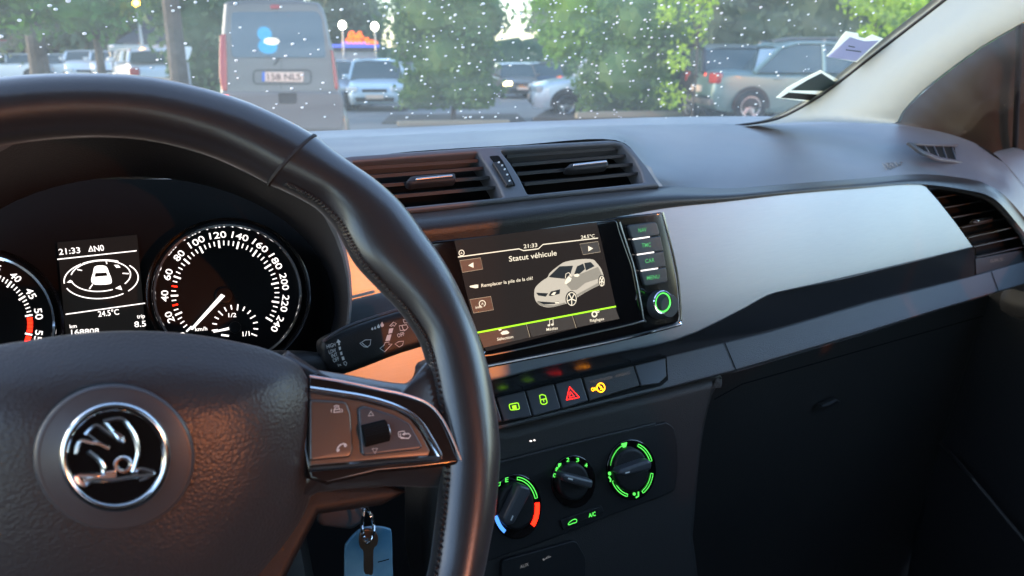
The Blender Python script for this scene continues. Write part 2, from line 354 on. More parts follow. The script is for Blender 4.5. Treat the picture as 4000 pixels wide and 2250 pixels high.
tree('grey_trunk_tree', 'far tree with twin grey trunks at the left edge', 'tree', 145, 33, [(0, 0, 5.2, 2.6, 2, 2.4)], 'leaf_dark', 3000, .16, .35, 4, seed=4)
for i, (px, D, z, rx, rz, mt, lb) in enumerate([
        (120, 44, 5.5, 4.6, 4.4, 'leaf_hazed', 'tall dark far tree behind the cars at the left edge'),
        (520, 46, 5.2, 4.0, 3.6, 'leaf_hazed', 'tall greyish far tree behind the dark roofed kiosk'),
        (930, 44, 6.0, 3.6, 4.6, 'leaf_hazed', 'tall far tree rising directly behind the silver van'),
        (1370, 48, 5.9, 2.0, 4.4, 'leaf_hazed', 'narrow far tree above the orange neon sign'),
        (1640, 42, 4.4, 1.0, 3.2, 'leaf_hazed', 'far dark tree between the two patches of open sky'),
        (2330, 40, 5.6, 3.2, 4.6, 'leaf_hazed', 'far grey green tree behind the lime green one'),
        (2800, 36, 4.6, 3.2, 4.2, 'leaf_hazed', 'large grey green tree behind the pale green saloon roof'),
        (3200, 37, 4.6, 3.4, 4.4, 'leaf_hazed', 'grey green tree behind the windshield stickers'),
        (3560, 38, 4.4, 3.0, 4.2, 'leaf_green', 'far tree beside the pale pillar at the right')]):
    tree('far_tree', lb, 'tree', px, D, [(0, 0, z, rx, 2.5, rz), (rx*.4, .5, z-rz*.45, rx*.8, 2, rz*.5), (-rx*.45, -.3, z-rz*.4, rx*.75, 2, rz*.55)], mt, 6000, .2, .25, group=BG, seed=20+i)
tree('bushy_tree', 'bushy dark green tree with foliage down to the ground right of the van', 'tree', 1765, 17.6, [(0, 0, 1.35, 1.1, .9, .95), (-.25, .1, 2.4, 1.15, .9, .95), (.35, 0, 2.3, 1.05, .9, .9), (.1, 0, 3.2, .8, .8, .5), (.35, -.1, .68, .85, .7, .5), (-.7, 0, .62, .6, .6, .45)], 'leaf_bush', 15000, .065, .06, 1.2, seed=5)
tree('bushy_tree', 'wide dark shrubby tree hiding the rear of the pale hatchback', 'tree', 2490, 16.6, [(0, 0, 1.0, 1.15, .8, .9), (-.55, .1, .65, .75, .7, .58), (.6, 0, .75, .75, .7, .66), (.1, 0, 2.0, .95, .8, .85), (.55, .1, 1.9, .7, .7, .7)], 'leaf_bush', 16000, .065, .06, 1.2, seed=6)
tree('lime_tree', 'lime green young tree above the pale hatchback', 'tree', 2290, 24, [(-.2, 0, 3.1, 1.5, 1.2, 1.5), (.9, 0, 3.3, 1.4, 1.2, 1.4), (-.6, 0, 2.0, .8, .8, .7)], 'leaf_lime', 9000, .09, .08, 1.6, seed=7)
tree('sapling', 'yellow green sapling with loose bright leaves left of the black car', 'tree', 2720, 14.6, [(0, 0, 1.9, .28, .3, .5), (-.3, 0, 1.2, .25, .3, .3), (.15, 0, 2.4, .4, .3, .35), (-.35, 0, .5, .3, .3, .28), (-.5, .1, 2.0, .3, .3, .3)], 'leaf_yellow', 700, .05, .025, 1.8, seed=8, inner=0)
tree('sapling', 'bright yellow leafed branch tips beside the pale pillar at the right', 'tree', 3400, 17, [(0, 0, 2.3, .55, .4, .45), (.5, 0, 2.0, .5, .4, .45), (-.1, 0, 1.5, .25, .3, .3)], 'leaf_yellow', 2500, .055, .04, 1.8, seed=9, inner=0)
# low far hedge closing the view under the sky gaps
hd = MB(); rng = random.Random(3)
hedge_root = thing('hedge', 'low dark hedge running along the far edge of the car park', 'hedge', gp(1800, 50))
for k in range(46):
    px = -500+k*100; hd.ico(gp(px, 52+rng.random()*3, 1.0), 2.0, 1.2, 1.5+rng.random()*.9, 3, .22)
hd.build('foliage', 'leaf_dark', hedge_root)
# ---- buildings
r = thing('kiosk', 'small kiosk with dark pitched roof behind the white flat canopy', 'building', gp0(590, 42))
c = gp0(590, 42); R = Matrix.Rotation(-az(590), 3, 'Z')
MB().box(c+Vector((0, 0, .9)), 2.2, 2, 1.8, .02, R).build('wall', 'wall_pale', r)
m = MB(); e = R@Vector((1, 0, 0)); f = R@Vector((0, 1, 0)); z = Vector((0, 0, 1))
m.add([c-e*1.5-f*1.3+z*1.8, c+e*1.5-f*1.3+z*1.8, c+e*1.5+f*1.3+z*1.8, c-e*1.5+f*1.3+z*1.8, c-e*.25+z*2.6, c+e*.3+z*2.6], [(0, 1, 5, 4), (2, 3, 4, 5), (1, 2, 5), (3, 0, 4), (0, 3, 2, 1)])
m.box(c+Vector((.1, 0, 2.7)), .5, .4, .7, .02, R); m.build('roof', 'roof_dark', r)
c = gp0(562, 30); r = thing('canopy', 'white flat canopy on thin posts above the small white van', 'canopy', c); R = Matrix.Rotation(-az(560), 3, 'Z')
MB().box(c+z*1.47, 2.1, 1.2, .2, .03, R).build('roof', 'paint_white', r)
for sx in (-1, 1):
    for sy in (-.5, .5): MB().tube([c+R@Vector((sx, sy, 0)), c+R@Vector((sx, sy, 1.4))], .03).build('post', 'paint_grey', r)
c = gp0(60, 48); r = thing('shop_building', 'low shop with pale fascia and red gazebo top at the left edge', 'building', c); R = Matrix.Rotation(-az(60), 3, 'Z')
MB().box(c+z*.75, 4.6, 3, 1.5, .03, R).build('wall', 'roof_dark', r); MB().box(c+z*1.72, 4.9, 3.2, .4, .04, R).build('fascia', 'wall_pale', r)
m = MB(); m.add([c+R@Vector((-.9, -1, 1.9)), c+R@Vector((.6, -1, 1.9)), c+R@Vector((.6, 0, 1.9)), c+R@Vector((-.9, 0, 1.9)), c+R@Vector((-.2, -.5, 3.1)), c+R@Vector((-.05, -.5, 3.1))], [(0, 1, 5, 4), (2, 3, 4, 5), (1, 2, 5), (3, 0, 4)]); m.build('red_top', 'red_tent', r)
# neon restaurant sign and pavilion
c = gp0(1385, 38); r = thing('pavilion', 'grey flat roofed pavilion glowing with a blue strip light along its eave', 'building', c); R = Matrix.Rotation(-az(1385), 3, 'Z')
MB().box(c+z*.2, 1.9, 2, 2.48, .03, R).build('wall', 'wall_pale', r); MB().box(c+z*1.52, 2.35, 2.3, .16, .03, R).build('roof', 'roof_dark', r)
MB().box(c+R@Vector((0, -1.2, 1.66)), 2.35, .1, .12, .03, R).build('strip_light', 'neon_blue', r); MB().box(c+R@Vector((.1, -1.27, 1.78)), 1.3, .08, .1, .03, R).build('strip_light', 'neon_violet', r)
ns = Pl(0, 0, 0, 0, -math.degrees(az(1385)), p=gp0(1415, 36.6, 2.0)); r = thing('neon_sign', 'orange cursive neon lettering over the blue lit pavilion', 'sign', gp0(1415, 36.6, 1.85))
m = MB()
def wig(x0, x1, y, a, n):
    return [(x0+(x1-x0)*i/(n*8)+3*sin(i*pi/2), y - a*sin(i*pi/4)) for i in range(n*8+1)]
for pts in (wig(1362, 1420, 142, 7, 4), wig(1352, 1415, 160, 7, 4), wig(1425, 1474, 164, 6, 4), [(1362, 150), (1366, 128), (1380, 126), (1384, 140)], [(1395, 150), (1402, 126), (1412, 130)], [(1426, 160), (1430, 150), (1440, 152)]):
    m.tube([ns.at(*p) for p in cr([Vector(p) for p in pts], 2)], .045, 6)
m.build('lettering', 'neon_orange', r); MB().plate([(1355, 172), (1470, 175), (1470, 178), (1355, 176)], ns, .05, 0, off=-.1).build('frame', 'roof_dark', r)
def lamp_post(name, label, px, D, zh, rad, mt, group=None, arm=True):
    c = gp(px, D); zh -= c.z; r = thing(name, label, 'lamp', c, group); 
    MB().tube([c, c+z*zh], [.06, .035], 8).tube([c+z*zh, c+z*(zh+.1)], [.035, rad*.9], 8).build('pole', 'paint_grey', r)
    MB().ico(c+z*(zh+rad*.8), rad*.9, rad*.9, rad, 2).build('bulb', mt, r); return r
G = 'globe lamps around the neon sign'
lamp_post('globe_lamp', 'bright white globe lamp above left end of the orange neon sign', 1345, 34, 2.32, .17, 'lamp_white', G)
lamp_post('globe_lamp', 'bright white globe lamp above right end of the orange neon sign', 1470, 34, 2.28, .17, 'lamp_white', G)
lamp_post('globe_lamp', 'amber street lamp glowing among the leaves at the upper left', 561, 26, 2.62, .11, 'sodium_small')
lamp_post('bollard_light', 'low bollard with a warm lit head between trunk and van', 712, 17, .72, .06, 'lamp_white')
c = gp(729, 18); r = thing('signboard', 'small white signboard on a post right of the thick trunk', 'sign', c)
sp = Pl(0, 0, 0, 0, -math.degrees(az(729)), p=c+z*1.2)
MB().plate(offr([(708, 182), (750, 182), (746, 205), (735, 235), (724, 235), (714, 205)], 8), sp, .04, .008).build('board', 'paint_white', r); MB().tube([c-sp.n*.05, c-sp.n*.05+z*1.1], .03).build('post', 'paint_grey', r)

# ---- cars (local: front +Y, ground z=0)
def wheel(root, x, y, rad, side):
    m = MB(); prof = [(rad*.62, .09), (rad*.9, .1), (rad, .07), (rad, -.07), (rad*.9, -.1), (rad*.62, -.09)]
    rows = [[Vector((x+d*side, y+cos(t)*q, rad+sin(t)*q)) for t in np.linspace(0, 2*pi, 24, endpoint=False)] for q, d in prof]
    ty = m.grid(rows, closedc=True); w_ = ty.build('wheel', 'tyre', root)
    m = MB(); n = 10
    V = [Vector((x+side*.085, y, rad))]+[Vector((x+side*.075, y+cos(2*pi*k/20)*rad*(.62 if k % 4 < 2 else .3), rad+sin(2*pi*k/20)*rad*(.62 if k % 4 < 2 else .3))) for k in range(20)]
    m.add(V, [(0, 1+k, 1+(k+1) % 20) for k in range(20)]); m.tube([Vector((x+side*.07, y+cos(t)*rad*.6, rad+sin(t)*rad*.6)) for t in np.linspace(0, 2*pi, 20, endpoint=False)], .02, 5, True)
    m.build('rim', 'rim_metal', w_, fix=False)
def car(name, label, px, D, head, paint, kind='hatch', L=4.0, W=1.72, H=1.45, group=None, lit=(), plate=True, ang_off=0):
    root = thing(name, label, 'car', (0, 0, 0), group)
    hw = W/2; hb = .92 if kind != 'van' else 1.05; y0, y1 = -L/2, L/2
    # stations: y, top z of lower body, half width, bottom z
    hood = .86 if kind != 'van' else 1.0
    st = [(y0, .55, hw*.80, .38), (y0+.06, .86, hw*.9, .28), (y0+.35, hb+.03, hw*.97, .22), (y0+1.0, hb, hw, .2), (0, hb-.02, hw, .2), (y1-1.35, hb-.03, hw*.99, .2), (y1-.9, hood+.02, hw*.97, .2), (y1-.35, hood-.08, hw*.92, .22), (y1-.06, .66, hw*.82, .25), (y1, .5, hw*.7, .32)]
    cols = []
    for y, zt, hwid, zb in st:
        zm = (zb+zt)/2; c = [(-.0, zt+.03), (-hwid*.6, zt+.025), (-hwid*.9, zt-.015), (-hwid*.985, zt-.1), (-hwid, zm), (-hwid*.97, zb+.12), (-hwid*.9, zb), (0, zb)]
        pts = [Vector((a, y, b)) for a, b in c]; pts += [Vector((-a, y, b)) for a, b in c[1:-1]][::-1]
        cols.append(pts)
    rows = [cr([c_[i] for c_ in cols], 3) for i in range(len(cols[0]))]
    rows = [[rows[i][j] for i in range(len(rows))] for j in range(len(rows[0]))]
    m = MB(); m.grid(rows, closedc=True); n = len(rows[0]); b0 = len(rows)
    m.F.append(tuple(range(n))); m.F.append(tuple((b0-1)*n+i for i in range(n))); m.build('body', paint, root, 50)
    # greenhouse
    if kind == 'hatch': gh = [(y0+.12, hb), (y0+.45, H-.08), (y0+.9, H), (.1, H), (.45, H-.06), (y1-1.15, hb-.02)]
    elif kind == 'sedan': gh = [(y0+.75, hb), (y0+1.25, H-.1), (y0+1.6, H-.01), (.0, H), (.35, H-.05), (y1-1.25, hb-.02)]
    else: gh = [(y0+.06, hb), (y0+.16, H-.08), (y0+.4, H), (.5, H), (.75, H-.06), (y1-1.0, hb)]
    def half(zz): return hw*.93-(zz-hb)*.22 if zz > hb else hw*.95
    m = MB(); A = [Vector((-half(b)+.012, a, b)) for a, b in gh]; B = [Vector((half(b)-.012, a, b)) for a, b in gh]; k = len(gh)
    m.add(A+B, [(i, i+1, k+i+1, k+i) for i in range(k-1)]+[tuple(range(k))[::-1], tuple(range(k, 2*k))]); m.build('windows', 'glass_dark', root, 30)
    m = MB()   # roof sheet and pillars
    rt = [g_ for g_ in gh[1:-1]]
    rr = [[Vector((s*half(b)*f_, a, b+(.03 if abs(f_) < .9 else .0))) for s, f_ in ((-1, 1.0), (-1, .93), (-1, .5), (1, 0), (1, .5), (1, .93), (1, 1.0))] for a, b in rt]
    m.grid(rr)
    for s in (-1, 1):
        for (a, b), (a2, b2) in ((gh[0], gh[1]), (gh[-2], gh[-1])):
            m.tube([Vector((s*half(b), a, b)), Vector((s*half(b2), a2, b2))], .045, 6)
        ym = (gh[2][0]+gh[-2][0])/2+.05; m.tube([Vector((s*half(hb), ym, hb)), Vector((s*half(H), ym-.02, H-.02))], .035, 6)
        m.tube([Vector((s*half(H-.03), rt[0][0], rt[0][1])), Vector((s*half(H-.02), rt[1][0], H-.01)), Vector((s*half(H-.02), rt[-2][0], H-.01)), Vector((s*half(H-.05), rt[-1][0], rt[-1][1]))], .03, 6)
        m.box(Vector((s*(hw+.08), gh[-1][0]-.35, hb+.06)), .18, .1, .13, .03)
    m.build('roof', paint, root, 40)
    rad = .31
    for s in (-1, 1):
        for y in (y0+.72, y1-.78):
            a = MB(); a.add([Vector((s*(hw+.004), y, rad))]+[Vector((s*(hw+.004), y+cos(t)*.37, rad+sin(t)*.37)) for t in np.linspace(-.1, pi+.1, 14)], [(0, i, i+1) for i in range(1, 14)]); a.build('wheel_arch', 'grille_black', root)
            wheel(root, s*(hw-.08), y, rad, s)
        MB().box((s*hw*.72, y1-.13, .66), .36, .2, .16, .05, Matrix.Rotation(-s*.35, 3, 'Z')).build('headlight', 'headlight_lit' if 'head' in lit and s > 0 else 'lamp_clear', root)
        MB().box((s*hw*.80, y0+.08, .82), .24, .16, .2, .04, Matrix.Rotation(s*.3, 3, 'Z')).build('taillight', 'tail_lit' if 'tail' in lit else 'tail_red', root)
        for y in ((.25), (-.95)): MB().box((s*(hw+.006), y, .8), .025, .16, .025, .008).build('door_handle', paint, root)
    MB().box((0, y1-.03, .62), .7, .06, .1, .02).box((0, y1-.01, .38), 1.1, .06, .14, .03).build('grille', 'grille_black', root)
    if plate:
        MB().box((0, y1+.03, .46), .5, .02, .11, .004).build('number_plate', 'plate_orange_lit', root); MB().box((0, y0-.01, .62), .5, .03, .11, .004).build('number_plate', 'plate_orange_lit', root)
    MB().box((0, y0+.02, .4), W*.86, .1, .12, .03).build('bumper', 'bumper_grey', root)
    p = gp(px, D); root.location = p; root.rotation_euler = (0, 0, -az(px)+radians(head))
    return root
PK = 'cars parked beyond the windshield'
# head: 0 faces away from the camera, 180 faces it
car('parked_car', 'light blue hatchback facing us right of the silver van, plate tinted orange as if lit', 1475, 24, 176, 'paint_lightblue', H=1.46, group=PK)
car('parked_car', 'grey blue car half hidden directly behind the right flank of the silver van', 1310, 25, 165, 'paint_grey', H=1.45, group=PK)
car('parked_car', 'pale grey car with its roof showing above the light blue hatchback', 1535, 36, 150, 'silver', H=1.5, group=PK)
car('parked_car', 'car with a glowing yellow headlamp seen between the two bushy trees', 2010, 34, 190, 'silver', H=1.45, group=PK, lit=('head',))
car('parked_car', 'dark car with a red lamp behind the bonnet of the white hatchback', 2100, 36, 10, 'paint_blue', H=1.5, group=PK, lit=('tail',))
car('parked_car', 'white hatchback facing left with its rear behind the wide shrubby tree', 2400, 18.5, 100, 'paint_white', H=1.5, group=PK)
car('parked_car', 'black car seen from behind right of the yellow green sapling', 2765, 17.0, 22, 'paint_dark', H=1.42, group=PK, lit=('tail',))
car('parked_car', 'pale green saloon side on below the windshield stickers', 3150, 16.0, -62, 'paint_palegreen', 'sedan', L=4.3, H=1.44, group=PK)
car('parked_car', 'dark blue car behind the boot of the pale green saloon', 2900, 27, -60, 'paint_blue', H=1.34, group=PK)
car('parked_car', 'pale car whose roof shows above the pale green saloon', 3230, 23, -70, 'silver', 'hatch', L=4.2, H=1.66, group=PK)
car('parked_van', 'small white van seen from behind under the flat white canopy', 585, 24, 8, 'paint_white', 'van', L=4.1, W=1.7, H=1.38, group=PK)
car('parked_car', 'white car seen side on left of the leafy trees thin trunk', 230, 44, 80, 'paint_white', H=1.3, group=PK)
car('parked_car', 'white car cut by the left edge of the windshield view', 20, 44, 70, 'paint_white', H=1.3, group=PK)
car('parked_van', 'white van facing us just left of the thin trunk', 345, 38, 175, 'paint_white', 'van', H=1.42, group=PK)
car('parked_van', 'white van facing us just right of the thin trunk', 432, 37, 182, 'paint_white', 'van', H=1.4, group=PK)

# ---- the silver van
VD = 10.4; va = math.degrees(az(1095)); vb = gp(1095, VD)
van = thing('silver_van', 'large silver panel van seen from behind with number plate tinted as orange lit', 'van', vb)
vp = Pl(0, 0, 0, 6, -va, p=vb+z*1.2)
body = [(872, 33), (880, 6), (924, -3), (1087, -6), (1225, 4), (1250, 14), (1266, 40), (1279, 80), (1293, 152), (1310, 217), (1326, 326), (1337, 380), (1336, 560), (866, 560), (861, 353), (855, 304), (856, 217), (864, 136)]
bo = cr([Vector(p) for p in body], 3, True); bo = [tuple(p) for p in bo]
MB().plate(bo, vp, 3.6, .07, bres=4).build('body', 'silver', van, 40)
win = offr([(905, 46), (1240, 44), (1256, 70), (1274, 226), (906, 226), (900, 110)], 16)
MB().plate(win, vp, .03, .006, off=.012).build('rear_window', 'glass_van', van)
MB().plate(offr([(858, 136), (882, 130), (886, 240), (887, 356), (866, 352), (856, 300), (856, 200)], 6), vp, .12, .02, off=.03).build('taillight', 'tail_red', van)
MB().plate(offr([(1292, 190), (1302, 200), (1322, 330), (1320, 352), (1308, 345)], 5), vp, .12, .02, off=.03).build('taillight', 'tail_red', van)
MB().plate(offr([(1056, 18), (1092, 18), (1092, 34), (1056, 34)], 4), vp, .05, .008, off=.025).build('brake_light', 'tail_red', van)
MB().plate(offr([(862, 356), (1330, 356), (1346, 395), (1344, 470), (1336, 515), (872, 515), (862, 470)], 14), vp, .25, .05, off=.12).build('bumper', 'bumper_grey', van)
rc = MB(); rc.line(offr([(990, 274), (1215, 274), (1215, 328), (990, 328)], 18), 5, vp, .008, True); rc.build('plate_recess', 'grille_black', van)
pt = MB().plate(offr([(1030, 281), (1186, 282), (1184, 320), (1030, 318)], 4), vp, .02, .004, off=.025).build('number_plate', 'plate_orange_lit', van)
MB().plate([(1024, 281), (1035, 281), (1035, 318), (1024, 318)], vp, .02, .002, off=.028).build('plate_band', 'plate_blue', pt)
MB().text('158 NLS', (1046, 312), (1176, 312), 24, vp, .03).build('plate_text', 'plate_ink', pt)
MB().line([(1090, 226), (1082, 240), (1070, 254)], 6, vp, .03).build('wiper', 'grille_black', van)
MB().line([(1100, 232), (1098, 350)], 1.6, vp, .004).build('door_gap', 'grille_black', van)
MB().plate(offr([(1086, 362), (1160, 362), (1158, 405), (1090, 405)], 8), vp, .02, .004, off=.13).build('tow_panel', 'grille_black', van)
MB().plate([(868, 372), (892, 372), (892, 384), (868, 382)], vp, .02, .004, off=.14).build('fog_light', 'tail_lit', van)
for s in (-1, 1):
    w0 = vb + vp.u*s*.66 - vp.n*.75
    m = MB(); rows = [[w0+vp.u*d*s+Vector((0, 0, .31))-Vector((vp.n.x, vp.n.y, 0))*cos(t)*q+z*sin(t)*q for t in np.linspace(0, 2*pi, 24, endpoint=False)] for q, d in ((.2, .1), (.3, .1), (.31, .06), (.31, -.06), (.3, -.1), (.2, -.1))]
    m.grid(rows, closedc=True).build('wheel', 'tyre', van)
# cyan lit sign behind us that the van's rear window mirrors
wp = vp.at(1040, 160); dd = (wp-EYE).normalized(); rr_ = dd - 2*dd.dot(vp.n)*vp.n; q = wp+rr_*30
cs = thing('cyan_sign', 'round cyan neon sign standing behind the car, mirrored in the van window', 'sign', (q.x, q.y, 0))
tocam = (wp-q); yw = math.degrees(atan2(tocam.x, -tocam.y)); sp2 = Pl(0, 0, 0, 0, yw, p=q)
def disc(r, n=40, cx=0, cy=0, ry=None): return [(cx+r*cos(2*pi*k/n), cy+(ry or r)*sin(2*pi*k/n)) for k in range(n)]
MB().plate(disc(.34, cx=.05, cy=.35), sp2, .1, .01, uv=True).plate(disc(.46, ry=.36, cx=-.05, cy=-.25), sp2, .1, .01, uv=True).build('disc', 'neon_cyan', cs)
MB().plate(disc(.36, ry=.16, cx=-.25, cy=-.02), sp2, .1, .01, uv=True, off=.06).build('disc', 'lamp_white', cs)
MB().tube([Vector((q.x, q.y, 0)), q-sp2.n*.2-z*.3], .1).build('pole', 'paint_grey', cs)
# sodium street lamps behind the car: they light the trim and the wheel through the rear window
def street_lamp(label, loc, energy, dirn):
    loc = Vector(loc); r = thing('street_lamp', label, 'lamp', (loc.x, loc.y, 0), 'sodium street lamps behind the car')
    MB().tube([Vector((loc.x+.8, loc.y, 0)), Vector((loc.x+.8, loc.y, loc.z+.1)), Vector((loc.x+.5, loc.y, loc.z+.25)), Vector((loc.x, loc.y, loc.z+.2))], .05).build('pole', 'paint_grey', r)
    MB().box(loc+z*.14, .5, .3, .12, .04).build('head', 'paint_grey', r); MB().ico(loc, .13, .13, .08).build('bulb', 'sodium', r)
    l = bpy.data.lights.new('sodium_light', 'POINT'); l.energy = energy; l.color = (1, .23, .015); l.shadow_soft_size = .15
    lo = bpy.data.objects.new('sodium_light', l); COL.objects.link(lo); lo.location = loc-z*.15-Vector((r.location)); lo.parent = r
street_lamp('sodium street lamp on a pole behind the car, nearer the middle', (7.9, -22.5, 3.7), 2000, 0)
street_lamp('sodium street lamp on a pole behind the car, further to the right', (13.3, -14.1, 4.6), 120, 0)

# ================================================================ THE CAR AROUND US
# planes
WH = Pl(0, 0, 0, 27.95, 0, p=Vector((-.001, .3497, 1.2-.1706)))
CL = Pl(895, 1120, .56, 22)
SC = Pl(2150, 1150, .50, 12)
VT = Pl(2200, 555, .585, 48)
AB = Pl(0, 0, 0, 14, 0, p=WH.at(450, 1790))
ST = Pl(2300, 1480, .497, 35)
CP = Pl(2242, 1882, .483, 12)
# windshield
def wsY(X): return 1.03-.22*((X-.37)/.72)**2
WZ = 1.2-.16; WS = .66
def ws(px, py, off=0):
    d = ray(px, py); t = .8
    for _ in range(30):
        X, Y = d.x*t, d.y*t; f_ = (1.2+d.z*t) - (WZ+(wsY(X)-Y)*WS); 
        t2 = t+1e-4; f2 = (1.2+d.z*t2) - (WZ+(wsY(d.x*t2)-d.y*t2)*WS); t -= f_/((f2-f_)/1e-4)
    q = EYE+d*t; n = Vector((-.44*(q.x-.37)/.5184*WS*-1*-1, -WS, -1)).normalized(); return q+n*off, n
rows = []
for s in np.linspace(-.02, .74, 16):
    rows.append([Vector((X, wsY(X)-s, WZ+s*WS)) for X in np.linspace(-.45, 1.19, 30)])
o = MB().grid(rows).build('windshield', 'windshield_glass', ang=180, solid=.004); tag(o, 'curved dusty windshield glass spanning above the dashboard', 'windshield')
# raindrops
rd = None; pts = []; rng = random.Random(11)
GR = 'raindrops on the windshield'
tries = 0
while len(pts) < 420 and tries < 9000:
    tries += 1; x = rng.uniform(0, 3560); y = rng.uniform(2, 470)
    dens = .28 if x < 1500 else (.75 if x < 2100 else (1.0 if x < 2850 else .5))
    if rng.random() > dens: continue
    if x > 3000 and y > 470-(x-2950)*.72: continue
    if x < 1200 and y > 300+max(0, x-600)*.3: continue
    if any(abs(x-a)+abs(y-b) < 11 for a, b, _ in pts): continue
    pts.append((x, y, rng.uniform(.55, 1.0)**1.6*2.3+.2))
me0 = None
root_mesh = None; stuffm = MB()
for i, (x, y, s) in enumerate(sorted(pts, key=lambda t: -t[2])):
    q, n = ws(x, y, -.003); s *= .0008
    if i < 290:
        if root_mesh is None:
            bm = bmesh.new(); bmesh.ops.create_icosphere(bm, subdivisions=2, radius=1); 
            for v in bm.verts: v.co.z *= .5
            root_mesh = bpy.data.meshes.new('raindrop'); bm.to_mesh(root_mesh); bm.free(); root_mesh.materials.append(M['raindrop'])
            for p in root_mesh.polygons: p.use_smooth = True
        o = bpy.data.objects.new('raindrop', root_mesh); COL.objects.link(o); o.location = q; o.rotation_euler = n.to_track_quat('Z', 'Y').to_euler(); a = rng.uniform(.92, 1.1); o.scale = (s*a, s/a, s)
        zone = ('over the leafy tree at the left' if x < 640 else 'over the thick trunk and dark evergreen' if x < 850 else 'over the silver van' if x < 1340 else 'over the light blue hatchback and neon sign' if x < 1560 else 'over the bushy tree beside the van' if x < 1960 else 'over the gap between the two bushy trees' if x < 2060 else 'over the lime tree' if x < 2270 else 'over the wide shrubby tree' if x < 2680 else 'over the black car and sapling' if x < 2840 else 'over the pale green saloon'); hz = 'high on the glass' if y < 235 else 'low on the glass'
        tag(o, 'tiny raindrop '+hz+' '+zone, 'raindrop', GR)
    else: stuffm.ico(q, s, s, s*.6, 1)
o = stuffm.build('fine_droplets', 'raindrop'); tag(o, 'finest scatter of spray droplets on the windshield', 'droplets', kind='stuff')
# stickers
def wspoly(pts, off, th=.0006):
    V = [ws(x, y, off)[0] for x, y in pts]; n = len(V); nn = ws(*pts[0])[1]; B = [v-nn*th for v in V]
    return MB().add(V+B, [tuple(range(n)), tuple(range(n, 2*n))[::-1]]+[(i, (i+1) % n, n+(i+1) % n, n+i) for i in range(n)])
OFF = .004
s1 = thing('windshield_sticker', 'upper windshield sticker with torn white border and lavender square', 'sticker', ws(3320, 180)[0], 'stickers in the windshield corner')
wspoly([(3225, 209), (3245, 190), (3285, 130), (3301, 112), (3350, 120), (3352, 134), (3375, 140), (3404, 125), (3448, 141), (3420, 165), (3345, 233)], .004).build('border', 'paper_white', s1)
wspoly([(3230, 207), (3317, 130), (3372, 147), (3428, 144), (3340, 224)], .006).build('square', 'paper_lavender', s1)
m = MB()
for a, b, c_, d_ in ((3310, 160, 3335, 165), (3300, 175, 3360, 183)):
    V = [ws(a, b, .0068)[0], ws(c_, d_, .0068)[0], ws(c_, d_+4, .0068)[0], ws(a, b+4, .0068)[0]]; m.add(V, [(0, 1, 2, 3)])
m.build('print', 'paper_dark', s1)
s2 = thing('windshield_sticker', 'lower windshield sticker with dark inner panel and silvery border', 'sticker', ws(3150, 330)[0], 'stickers in the windshield corner')
wspoly([(3029, 372), (3073, 332), (3140, 295), (3203, 264), (3276, 304), (3240, 335), (3165, 389)], .004).build('border', 'paper_white', s2)
wspoly([(3088, 338), (3150, 300), (3206, 272), (3264, 310), (3214, 341)], .006).build('panel', 'paper_dark', s2)
wspoly([(3048, 368), (3078, 348), (3190, 356), (3162, 378)], .006).build('strip', 'soft_plastic', s2)

# dashboard
dash = thing('dashboard', 'dark grey moulded dashboard with brushed silver trim across the car', 'dashboard', (.4, .7, .6))
PC = [[(-900, 560, 1.0), (-900, 590, .95), (-900, 640, .8), (-900, 700, .64), (-900, 860, .60)],
      [(700, 525, 1.0), (700, 550, .95), (700, 590, .8), (700, 640, .64), (720, 800, .60)],
      [(1200, 513, 1.0), (1210, 537, .95), (1250, 575, .78), (1330, 617, .63), (1500, 826, .56)],
      [(1600, 498, 1.0), (1605, 522, .95), (1620, 560, .78), (1640, 589, .62), (1650, 813, .56)],
      [(2000, 478, .99), (2003, 502, .94), (2010, 535, .77), (2020, 566, .60), (2070, 768, .55)],
      [(2330, 466, .97), (2340, 488, .92), (2365, 518, .75), (2405, 547, .59), (2560, 722, .55)],
      [(2500, 460, .95), (2515, 480, .90), (2545, 550, .74), (2545, 655, .575), (2590, 728, .55)],
      [(2750, 455, .93), (2760, 472, .88), (2765, 540, .72), (2760, 645, .60), (2765, 742, .55)],
      [(3050, 455, .88), (3060, 470, .84), (3070, 540, .70), (3080, 630, .60), (3097, 717, .55)],
      [(3350, 468, .78), (3350, 480, .75), (3350, 545, .67), (3350, 620, .60), (3350, 698, .55)],
      [(3600, 500, .70), (3600, 512, .69), (3600, 560, .64), (3598, 620, .59), (3594, 680, .54)],
      [(3760, 540, .64), (3765, 555, .63), (3775, 600, .60), (3785, 650, .57), (3790, 700, .53)],
      [(3880, 599, .60), (3890, 610, .6), (3890, 650, .58), (3885, 700, .56), (3873, 729, .52)],
      [(3960, 680, .58), (3962, 690, .57), (3960, 715, .56), (3950, 750, .54), (3935, 773, .51)],
      [(4060, 800, .56), (4062, 810, .555), (4050, 830, .54), (4030, 850, .52), (4020, 870, .50)]]
rows = loft([[P(*q) for q in c] for c in PC], 6, 5)
MB().grid(rows, skip=lambda i, j: i >= 15 and j < 36).build('top_pad', 'pad', dash, 60)
